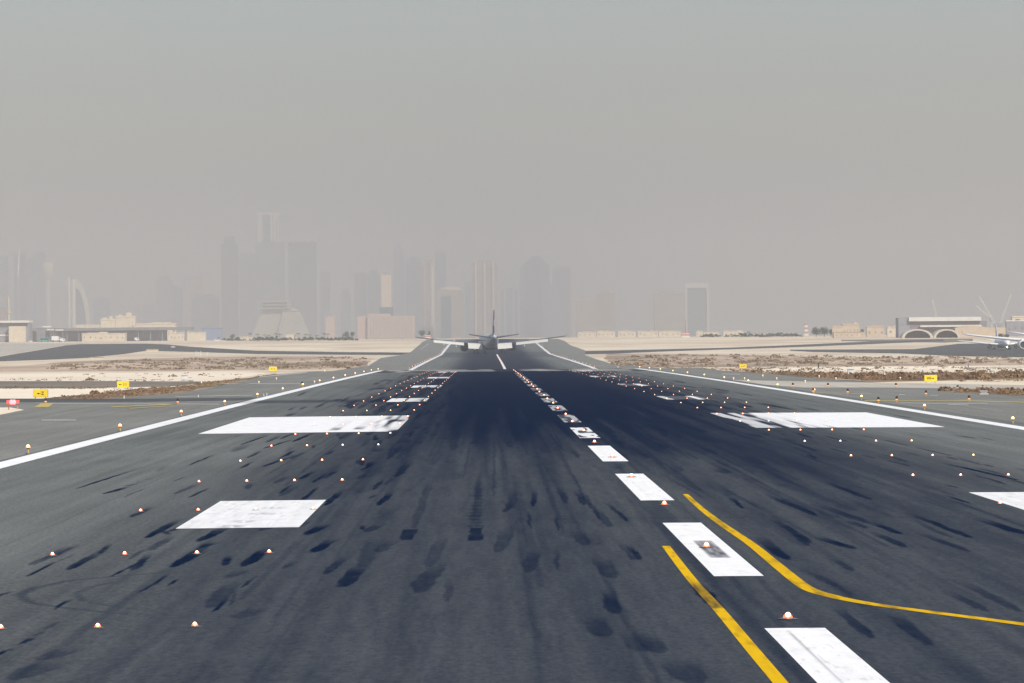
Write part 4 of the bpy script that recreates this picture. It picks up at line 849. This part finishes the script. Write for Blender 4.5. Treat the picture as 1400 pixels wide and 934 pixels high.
T('warm domed block with green glazed front, left of the airliner', 598, 634, 392, 'beige', 7700, 'dome')
T('dark green glazed tower in front of the domed block', 603, 617, 405, 'dglass', 7650, None)
T('pink tower with rounded top directly above the airliner', 645, 681, 356, 'pink', 7950, 'round', fins=3)
T('grey side tower at the left shoulder of the pink rounded tower', 636, 647, 385, 'glass', 8900, None)
T('grey tower with dark rounded head right of the airliner fin', 685, 708, 395, 'glass', 8500, 'round', fins=2)
T('widest dark tower right of centre with pointed top', 715, 752, 356, 'dglass', 8800, 'point')
T('thin pale-topped tower at the left side of the widest dark tower', 711, 717, 366, 'glass', 8600, None)
T('blue-grey lower tower in front of the framed tower', 742, 770, 388, 'glass', 8400, None)
T('dark tower framed by bright vertical columns, right of centre', 756, 782, 366, 'dglass', 8700, 'flat')
t = [o for o in C.objects if str(o.get('label')).startswith('dark tower framed by')][0]; cx, w, h, zb = frame_at(754, 784, 8700, 364)
for q in (-.5, -.38, .36, .46): MB().box(w * q, w * q + 1.8, -4, -.05, 0 if q > 0 else h * .65, h).build('pale_column', M_LIT, t)
T('beige stepped block right of the towers, left part', 788, 817, 411, 'beige', 7400, None)
T('beige stepped block right of the towers, taller right part', 817, 842, 401, 'beige', 7450, 'flat')
T('faint spire left of the beige stepped block', 793, 801, 402, 'beige', 8500, 'spire')
T('beige slab block attached to the portal-framed tower', 895, 936, 401, 'beige', 7400, 'flat')
cx, w, h, zb = frame_at(937, 971, 7900, 387); t = thing('portal_tower', 'grey tower inside a pale portal frame, right of centre', 'skyscraper', (cx, cityY(7900), zb), 0, 'hazy towers of the far skyline')
MB().box(-w * .40, w * .36, 3, 26, 0, h * .93).build('body', FM['glass'], t); MB().box(-w * .5, -w * .41, 0, 28, 0, h * .90).build('frame_leg', M_LIT, t); MB().box(w * .37, w * .46, 0, 28, 0, h * .90).build('frame_leg', M_LIT, t)
MB().box(-w * .5, w * .46, 0, 28, h * .905, h).build('frame_lintel', M_LIT, t)
# stepped hotel like a cut pyramid
cx, w, h, zb = frame_at(340, 426, 6800, 410); t = thing('pyramid_hotel', 'cut pyramid hotel with overhanging top on the far shore', 'building', (cx, cityY(6800), zb), 0)
S_ = w / 86.
def pyr(n, x0, x1, z0, x2, x3, z1, y0, y1, m): MB().loft([[(x0 * S_, y0, z0 * h), (x1 * S_, y0, z0 * h), (x1 * S_, y1, z0 * h), (x0 * S_, y1, z0 * h)], [(x2 * S_, y0 + 6, z1 * h), (x3 * S_, y0 + 6, z1 * h), (x3 * S_, y1 - 6, z1 * h), (x2 * S_, y1 - 6, z1 * h)]]).build(n, m, t)
fh = facade('banded_hotel_front', (.46, .43, .34), (.30, .28, .23), 200, 3.6, .5, .8)
pyr('left_slope', -42, 2, 0, -24, 2, .74, 6, 60, plain('tan_terrace', (.36, .33, .26))); pyr('right_slope', -6, 43, 0, 4, 26, .72, 0, 50, fh); pyr('rounded_shoulder', 4, 26, .722, 9, 19, .79, 4, 46, fh)  # sun side put into the colours: right slope lighter, left dimmer
for z in (.80, .88, .96): MB().box(-33 * S_ * (.8 + z * .15), 16 * S_, 2, 58, (z - .02) * h, (z + .008) * h).build('floor_slab', plain('tan_terrace', (.36, .33, .26)), t)
MB().box(-24 * S_, 8 * S_, 8, 50, .74 * h, .97 * h).build('top_storeys', M_GREY, t)
T('small pink block standing right of the pyramid hotel', 445, 458, 433, M_PINK, 6200, 'flat', name='apartment_block', cat='building', group=None)
# pink hotel
cx, w, h, zb = frame_at(489, 567, 5600, 431); t = thing('pink_hotel', 'long pinkish ribbed building left of the airliner', 'building', (cx, cityY(5600), zb), 0)
MB().box(-w * .5, -w * .34, 4, 20, 0, h * .97).build('left_wing', M_PINK, t); MB().box(-w * .335, w * .5, 0, 20, 0, h * .96).build('body', M_PINK, t); MB().box(-w * .32, w * .08, 1, 18, h * .963, h * 1.06).build('roof_storey', M_PINK, t)
for k in range(16): MB().box(-w * .32 + k * w * .051, -w * .32 + k * w * .051 + w * .02, -.9, -.02, h * .05, h * .93).build('rib', M_LIT, t)
# low houses and walls, left
HR = random.Random(77); M_WIN = plain('grey_brown_window', (.22, .19, .16), .5, .2, 1)  # windows in a plain grey-brown
def house(label, x0, x1, ytop, ybase, m, roofm=None, Y=None, name='house', cat='house', depth=None, group=None, win=0, parapet=True):
    Y = Y or at((x0 + x1) / 2, ybase)[1]; cx, w, h, zb = frame_at(x0, x1, Y, ytop); d = depth or min(w * .6, 25)
    t = thing(name, label, cat, (cx, Y, zb), 0, group); MB().box(-w / 2, w / 2, 0, d, 0, h * .93).build('walls', m, t)
    if parapet: MB().box(-w / 2 - .25, w / 2 + .25, -.25, d + .25, h * .932, h).build('roof', roofm or m, t)
    for k in range(win):
        xx = -w / 2 + w * (k + .5) / win + HR.uniform(-.12, .12) * w / win; q = HR.uniform(.07, .15); z = HR.uniform(.28, .42)
        MB().box(xx - w * q / win, xx + w * q / win, -.06, -.004, h * z, h * (z + .2)).build('window', M_WIN, t)
    if win > 1 and parapet:
        for q in range(2): a = HR.uniform(-.4, .2) * w; MB().box(a, a + w * HR.uniform(.1, .3), d * .2, d * .7, h + .003, h * HR.uniform(1.04, 1.15)).build('roof_room', m, t)
    return t
house('cream house with dark windows behind the terminal roof', 138, 158, 436, 446, M_CREAM, None, 4600, win=4)
house('larger cream house joined behind the dark terminal roof', 158, 185, 432, 446, M_CREAM, None, 4650, win=5)
house('low cream perimeter buildings right of the larger cream house', 186, 240, 442, 447, M_CREAM, None, 4700, name='low_building', cat='building', win=9)
house('low cream building left of the cream house', 104, 137, 444, 447, M_CREAM, None, 4700, name='low_building', cat='building')
# terminal roof
cx, w, h, zb = frame_at(36, 262, 4300, 448); t = thing('terminal', 'long dark-roofed terminal behind the left apron', 'terminal', (cx, 4300, zb), 0)
MB().box(-w / 2, w / 2, -6, 30, h * .78, h).build('roof', M_ROOF, t); MB().box(-w / 2 + 2, w / 2 - 20, 4, 26, 0, h * .778).build('glazed_wall', M_GREY, t)
for k in range(14): MB().tube((-w / 2 + 4 + k * (w - 8) / 13, -4, 0), (-w / 2 + 4 + k * (w - 8) / 13, -4, h * .775), .4, .4, 6).build('column', M_GREY, t)
cx, w, h, zb = frame_at(-30, 40, 3900, 438.5); t = thing('hangar', 'white-edged flat hangar with beige box front, left edge', 'hangar', (cx, 3900, zb), 0)
MB().box(-w / 2, w / 2, -3, 30, h * .9, h).build('roof', M_WROOF, t); MB().box(-w / 2, w / 2, 0, 28, 0, h * .898).build('walls', M_GREY, t); X0, _ = atY(12, 460, 3895); X1, _ = atY(35, 460, 3895)
MB().box(X0 - cx, X1 - cx, -5, -.05, 0, h * .74).build('annex', M_CREAM, t); MB().box(-w / 2, X0 - cx - .5, -.5, -.05, h * .28, h * .36).build('white_band', M_WROOF, t)
# shed, canopies and ground vehicles beside it
house('dark shed right of the beige-fronted hangar', 50, 62, 448, 468, M_ROOF, M_GREY, 3850, name='shed', cat='shed')
for i, (x0, x1, y, lb) in enumerate(((58, 70, 446, 'white canopy above the dark shed'), (64, 73, 450, 'white canopy just right of the dark shed'), (76, 86, 450.5, 'rightmost white canopy by the dark shed'))):
    cx, w, h, zb = frame_at(x0, x1, 3880 + 25 * i, y); t = thing('canopy', lb, 'canopy', (cx, 3880 + 25 * i, zb), 0, 'white canopies by the apron'); MB().box(-w / 2, w / 2, 0, 8, h - .8, h).build('roof', M_WROOF, t)
    for sx in (-1, 1): MB().tube((sx * w * .42, 4, 0), (sx * w * .42, 4, h - .8), .25, .25, 6).build('post', M_GREY, t)
M_TEAL = plain('teal_vehicle_paint', (.10, .34, .34), .4, .05); M_TYRE = plain('tyre_rubber', (.03, .03, .03)); M_WV = plain('white_vehicle_paint', (.75, .75, .74), .35, .03)
def vehicle(label, px, yb, w, h, m, kind, Y=None, group=None):
    Y = Y or at(px, yb)[1]; X, _ = atY(px, yb, Y); k = Y / F; L, H = w * k, h * k; t = thing(kind, label, {'bus': 'bus', 'car': 'car', 'truck': 'truck', 'van': 'van'}[kind], (X, Y, gz(X, Y)), 0, group); r = H * .16
    if kind == 'bus': MB().prism([(-L / 2, r), (L / 2, r), (L / 2, H * .9), (L * .46, H), (-L * .46, H), (-L / 2, H * .9)], 0, 2.5).build('body', m, t); MB().box(-L * .46, L * .44, -.03, -.003, H * .5, H * .82).build('windows', PD, t)
    elif kind == 'truck': MB().prism([(-L / 2, r * 1.6), (L * .22, r * 1.6), (L * .22, H), (-L / 2, H)], 0, 2.5).build('cargo_box', m, t); MB().prism([(L * .25, r), (L / 2, r), (L / 2, H * .5), (L * .44, H * .8), (L * .25, H * .8)], 0, 2.4).build('cab', m, t); MB().box(L * .31, L * .43, -.03, -.003, H * .5, H * .72).build('window', PD, t)
    elif kind == 'van': MB().prism([(-L / 2, r), (L / 2, r), (L / 2, H * .5), (L * .36, H * .95), (L * .3, H), (-L / 2, H)], 0, 2.0).build('body', m, t); MB().box(L * .12, L * .34, -.03, -.003, H * .55, H * .85).build('window', PD, t)
    else: MB().prism([(-L / 2, r), (L / 2, r), (L / 2, H * .5), (L * .3, H * .6), (L * .15, H), (-L * .25, H), (-L * .42, H * .6), (-L / 2, H * .55)], 0, 1.8).build('body', m, t); MB().box(-L * .26, L * .16, -.03, -.003, H * .62, H * .9).build('window', PD, t)
    for sx in (-.34, .34): MB().tube((sx * L, -.04, r * 1.05), (sx * L, .3, r * 1.05), r, r, 12).build('wheel', M_TYRE, t)
vehicle('teal bus on the left apron beside the dark shed', 61, 468, 13, 6, M_TEAL, 'bus', 3800); vehicle('white box truck on the left apron right of the teal bus', 77, 468, 13, 8, M_WV, 'truck', 3780)
vehicle('white van at the right of the white box truck', 86, 468.5, 6, 5, M_WV, 'van', 3760); vehicle('small white car on the apron left of the teal bus', 42, 469, 5, 2.6, M_WV, 'car', 3750)
vehicle('white van in front of the dark terminal wall', 187, 462, 6, 4.6, M_WV, 'van', 4200); vehicle('white car on the far left road', 236.5, 475.5, 6, 2.4, M_WV, 'car'); vehicle('white car near the sand edge right of the cream trailer box', 297, 467.8, 9, 2.6, M_WV, 'car', 3700)
house('long low cream wall building left of the white van', 112, 171, 455.5, 466, M_CREAM, M_WROOF, 4000, name='low_building', cat='building', win=8)
house('pale house with dark front right of the white van', 232, 252, 455, 465.5, M_CREAM, M_WROOF, 3950, win=4)
house('plain cream box hall right of the pale house', 256, 281, 454, 466, M_CREAM, M_WROOF, 3950, name='hall', cat='building')
house('small pale hut left of the tree row', 328, 345, 460.5, 466, M_CREAM, M_WROOF, 3900, name='hut', cat='hut', win=2); house('pale bluish hall behind the plain cream box', 276, 303, 448, 466, plain('blue_cladding', (.22, .26, .36)), None, 4800, name='hall', cat='building')
house('cream hut below the pyramid hotel', 390, 402, 457, 465, M_CREAM, None, 4500, name='hut', cat='hut')
house('yellow-topped cream block on the left sand', 200, 216, 477.5, 481.3, M_CREAM, plain('yellow_cover', (.7, .5, .15)), name='concrete_block', cat='block', depth=4); house('low cream slab block at the left sand edge', 125, 141, 488.3, 491.6, M_CREAM, None, name='concrete_block', cat='block', depth=3)
for i, (x, a, lb) in enumerate(((268, 480, 'first'), (271, 481, 'second'), (274.5, 480, 'third'), (283, 481.5, 'rightmost'))): simple_post(x, 487, a, .9, MW, f'{lb} of four white poles on the left sand', 'pole', 'white_pole')
# long low walls right of centre
for i, (x0, x1, yt) in enumerate(((790, 815, 454), (816, 841, 452.8), (845, 869, 452.8), (872, 900, 452.6), (901, 931, 452.6), (952, 961, 452.8), (962, 983, 454), (989, 1017, 452.5), (1022, 1040, 456), (1043, 1062, 456.5))):
    house(f'{ordn(i + 1)} low cream building from the left in the row right of centre', x0, x1, yt, 462, M_CREAM, M_WROOF, 4700 + 15 * (i % 3), name='low_building', cat='building', group='low cream buildings beyond the far sand', win=4)
# red and white huts and masts
M_RED = plain('red_hut_paint', (.55, .10, .08), .6, .05)
def rw_hut(label, x0, x1, yt, yb, Y=None, mast=0):
    Y = Y or at((x0 + x1) / 2, yb)[1]; cx, w, h, zb = frame_at(x0, x1, Y, yt); t = thing('equipment_hut', label, 'hut', (cx, Y, zb), 0)
    MB().box(-w / 2, w / 2, 0, 4, 0, h * .55).build('walls', M_WROOF, t); MB().box(-w / 2 - .2, w / 2 + .2, -.2, 4.2, h * .553, h * .78).build('red_band', M_RED, t); MB().box(-w / 2, w / 2, 0, 4, h * .783, h).build('roof', M_WROOF, t)
    if mast: MB().tube((0, 2, h), (0, 2, h + mast), .25, .1, 6).build('mast', M_RED, t)
rw_hut('red and white hut with tall mast on the right far sand', 932, 943, 456, 464.5, 3500, 9); rw_hut('red and white hut behind the left wing tip', 581, 589, 458.5, 463, 4300); rw_hut('red and white hut behind the left wing root', 620, 628, 462, 466, 3700)
# checkered tower
cx, w, h, zb = frame_at(1098, 1107, 4600, 442); t = thing('lattice_tower', 'red and white banded tower left of the dark trees, right side', 'tower', (cx, 4600, zb), 0)
for k in range(6): MB().box(-w * .34 + k * .1, w * .34 - k * .1, 0, 4, k * h / 6 + .01, (k + 1) * h / 6).build('band', plain('faded_orange_band', (.42, .22, .16)) if k % 2 else M_WROOF, t)
# houses right
for a in [('cream house right of the dark trees with flat roof', 1138, 1152, 446, 463, 4), ('larger cream house in the middle of the right group', 1152, 1175, 443, 463, 5), ('low pale wall building in front of the right houses', 1140, 1182, 454, 464, 6), ('cream house with dark doorway left of the hangar', 1185, 1209, 446, 463, 3), ('beige cubic house adjoining the hangar', 1213, 1230, 447, 464, 2)]:
    house(a[0], a[1], a[2], a[3], a[4], M_WARM if a[5] != 2 else M_CREAM, None, 3300 + (60 if a[5] == 5 else 0) - (60 if a[5] == 6 else 0), win=a[5], group='sunlit houses left of the hangar')
# hangar complex
Yh = 3100; cx, w, h, zb = frame_at(1230, 1352, Yh, 434); kk = Yh / F
t = thing('hangar', 'wide dark hangar with bright roof band, right side', 'hangar', (cx, Yh, zb), 0); gx = lambda x: atY(x, 460, Yh)[0] - cx; gzh = lambda y: atY(1290, y, Yh)[1] - zb
MB().box(gx(1230), gx(1246), 8, 30, 0, gzh(434)).build('side_block', M_GREY, t); MB().box(gx(1244), gx(1343), 6, 30, gzh(439), gzh(433.5)).build('roof_band', M_WROOF, t); MB().box(gx(1246.2), gx(1351), 8, 30, 0, gzh(439) - .01).build('walls', plain('dark_hangar_wall', (.22, .19, .21)), t)
MB().box(gx(1259), gx(1343), 4, 7.9, gzh(447), gzh(444.6)).build('lower_ledge', M_WROOF, t)
def shelter(label, x0, x1, yt, yb, Y):
    cx, w, h, zb = frame_at(x0, x1, Y, yt); t = thing('aircraft_shelter', label, 'hangar', (cx, Y, zb), 0, 'arched aircraft shelters')
    arcp = lambda r, hh, n=16: [(-r * math.cos(math.pi * k / n), hh * math.sin(math.pi * k / n)) for k in range(n + 1)]
    o, i_ = arcp(w / 2, h), arcp(w / 2 * .82, h * .84); mb = MB()
    for k in range(16): mb.prism([i_[k], i_[k + 1], o[k + 1], o[k]], 0, 22)
    mb.build('arch_shell', plain('pale_arch_concrete', (.55, .50, .42)), t); MB().prism(i_, 6, 6.5).build('dark_door', plain('shelter_door', (.15, .14, .16)), t)
shelter('left arched shelter in front of the hangar', 1233, 1276, 450, 463.5, 3040); shelter('right arched shelter in front of the hangar', 1276.5, 1313, 450, 463.5, 3045)
cx, w, h, zb = frame_at(1306, 1375, 3060, 448); t = thing('low_building', 'long warm beige wall building behind the taxiing airliners', 'building', (cx, 3060, zb), 0); MB().box(-w / 2, w / 2, 0, 15, 0, h).build('walls', M_WARM, t); MB().prism([(-w * .48, h), (w * .2, h), (-w * .1, h * 1.2), (-w * .3, h * 1.2)], 1, 14).build('roof', M_WARM, t)
house('grey building behind the right edge airliner', 1376, 1402, 438, 463, M_GREY, M_WROOF, 3200, name='low_building', cat='building', win=3)
house('pale building block at the right edge behind the cranes', 1384, 1420, 432, 463, M_CREAM, None, 3500, name='low_building', cat='building')
def crane(label, bx, by, tx, ty, Y):
    (x0, z0), (x1, z1) = atY(bx, by, Y), atY(tx, ty, Y); t = thing('luffing_crane', label, 'crane', (x0, Y, gz(x0, Y)), 0, 'raised crane jibs'); zb = gz(x0, Y)
    mb = MB(); m = plain('pale_crane_paint', (.55, .52, .46)); h0 = z0 - zb; n = 12
    mb2 = MB()
    for sx in (-.5, .5): mb2.tube((sx, 0, 0), (sx, 0, h0), .16, .16, 5)
    for k in range(8): mb2.tube((-.5, 0, h0 * k / 8), (.5, 0, h0 * (k + 1) / 8), .1, .1, 4)
    mb2.build('mast', m, t); dx, dz = x1 - x0, z1 - z0; L = math.hypot(dx, dz); nx, nz = -dz / L, dx / L
    for s in (-.55, .55): mb.tube((nx * s, 0, h0 + nz * s), (dx + nx * s * .3, 0, h0 + dz + nz * s * .3), .17, .12, 5)
    for k in range(n): s = .55 * (-1) ** k; mb.tube((dx * k / n + nx * s, 0, h0 + dz * k / n + nz * s), (dx * (k + 1) / n - nx * s, 0, h0 + dz * (k + 1) / n - nz * s), .1, .1, 4)
    mb.build('jib', m, t); MB().box(-1.2, 1.2, -1, 1, h0 - 1.2, h0 + 1).build('machine_house', M_GREY, t)
crane('crane with jib raised leftwards above the right airliners', 1361, 444, 1338, 404, 3600); crane('crane with jib raised rightwards above the right airliners', 1367, 444, 1382, 403, 3620)
crane('lower crane jib pointing left above the hangar end', 1356, 436, 1334, 418, 3650); crane('faint crane standing above the arched shelters', 1281, 436, 1275, 410, 4000)

# ------------------------------------------------------------------ trees
M_TL = plain('evergreen_leaf', (.045, .06, .035), .9, .4, .5, .1); M_TK = plain('tree_bark', (.12, .09, .06))
def tree(label, px, yt, yb, wpx, Y, group=None, palm=False, seed=0):
    cx, w, h, zb = frame_at(px - wpx / 2, px + wpx / 2, Y, yt); rr = random.Random(seed); t = thing('palm_tree' if palm else 'tree', label, 'tree', (cx, Y, zb), 0, group)
    tk = MB().tube((0, 0, 0), (0, 0, h * (.85 if palm else .5)), max(.25, w * .03), max(.15, w * .02), 7)
    if not palm:
        for q in range(5): a = rr.uniform(0, 6.28); tk.tube((0, 0, h * .3), (math.cos(a) * w * .28, math.sin(a) * w * .28, h * .62), .16, .07, 5)
    tk.build('trunk', M_TK, t); mb = MB()
    if palm:
        for q in range(14):
            a = q * 2.4; d = Vector((math.cos(a), math.sin(a), 0)); pr = Vector((0, 0, h * .85)); sd = Vector((-d.y, d.x, 0)) * w * .05
            for k in range(4):
                u = (k + 1) / 4; nx = Vector((0, 0, h * .85)) + d * w * .5 * u + Vector((0, 0, h * (.16 * math.sin(u * 2.2) - .22 * u * u)))
                mb.add([pr - sd, pr + sd, nx + sd * (1 - u * .7), nx - sd * (1 - u * .7)], [(0, 1, 2, 3)]); pr = nx
    else:
        for c in range(9):
            a, rd = rr.uniform(0, 6.28), rr.uniform(.0, .32) * w; c0 = (math.cos(a) * rd, math.sin(a) * rd * .6, h * rr.uniform(.38, .78)); cr = w * rr.uniform(.14, .24)
            for _ in range(110):
                v = Vector((rr.gauss(0, 1), rr.gauss(0, 1), rr.gauss(0, 1))).normalized() * cr * rr.uniform(.55, 1.08); s = w * rr.uniform(.014, .035)
                e1 = Vector((rr.uniform(-1, 1), rr.uniform(-1, 1), rr.uniform(-1, 1))).normalized() * s; e2 = e1.orthogonal().normalized() * s
                b = Vector(c0) + v; b.z = min(b.z, h); mb.add([b - e1, b + e2, b + e1, b - e2], [(0, 1, 2, 3)])
    mb.build('crown', M_TL, t)
for i, (px, yt, w, lb) in enumerate(((1116, 447, 17, 'leftmost dark tree right of the banded tower'), (1127, 445, 19, 'middle dark tree right of the banded tower'), (1136, 449, 12, 'rightmost dark tree beside the cream house'), (1179, 449, 9, 'small tree between the cream houses, right side'), (1205, 450, 8, 'small tree behind the doorway house'))): tree(lb, px, yt, 463, w, 3420, 'dark trees by the right houses', seed=i)
for i, (px, yt, w, lb) in enumerate(((474, 451, 14, 'round tree left of the pink hotel'), (482, 452, 12, 'tree touching the left end of the pink hotel'), (577, 450, 13, 'tree at the right end of the pink hotel'), (587, 452, 9, 'small tree above the left wing of the airliner'), (318, 455, 10, 'tree left of the pyramid hotel base'))): tree(lb, px, yt, 463, w, 4900, None, seed=10 + i)
for i in range(14):
    px = 344 + i * 8.1 + (i * 37 % 5 - 2); tree(f'{ordn(i + 1)} palm from the left in the row before the pyramid hotel', px, 455 + (i * 53 % 4), 463, 7, 4600, 'palms before the pyramid hotel', True, 30 + i)
for i in range(9):
    px = 808 + i * 27; tree(f'{ordn(i + 1)} palm from the left behind the low cream row', px, 453 + (i * 31 % 4), 462, 6, 4850, 'palms behind the low cream buildings', True, 60 + i)
for i, (px, y, s) in enumerate(((1368, 462, 12), (1376, 463, 10))): tree(('dark reddish tree' if i == 0 else 'smaller dark tree') + ' behind the small oncoming airliner', px, 456 + i, 463, s, 2900, None, seed=80 + i)
scrub('far_vegetation', [(300,463.5), (480,463.5), (480,465.8), (300,466.5)], 160, 3.5, 1.8, M_TL, 10, 90)
scrub('far_vegetation', [(960,458.5), (1095,458), (1095,461), (960,461.5)], 120, 3.5, 2.2, M_TL, 10, 91)

if __name__ == '__main__':
    for (x, y, z, e) in ((-13.47, 267.19, 0, (403, 595)), (8.97, 207.19, 0, (1165, 624)), (-8.97, 117.19, 0, (368, 756))):
        q = px_of(x, y, gz(x, y)); print('CHECK', [round(v, 1) for v in q], e)
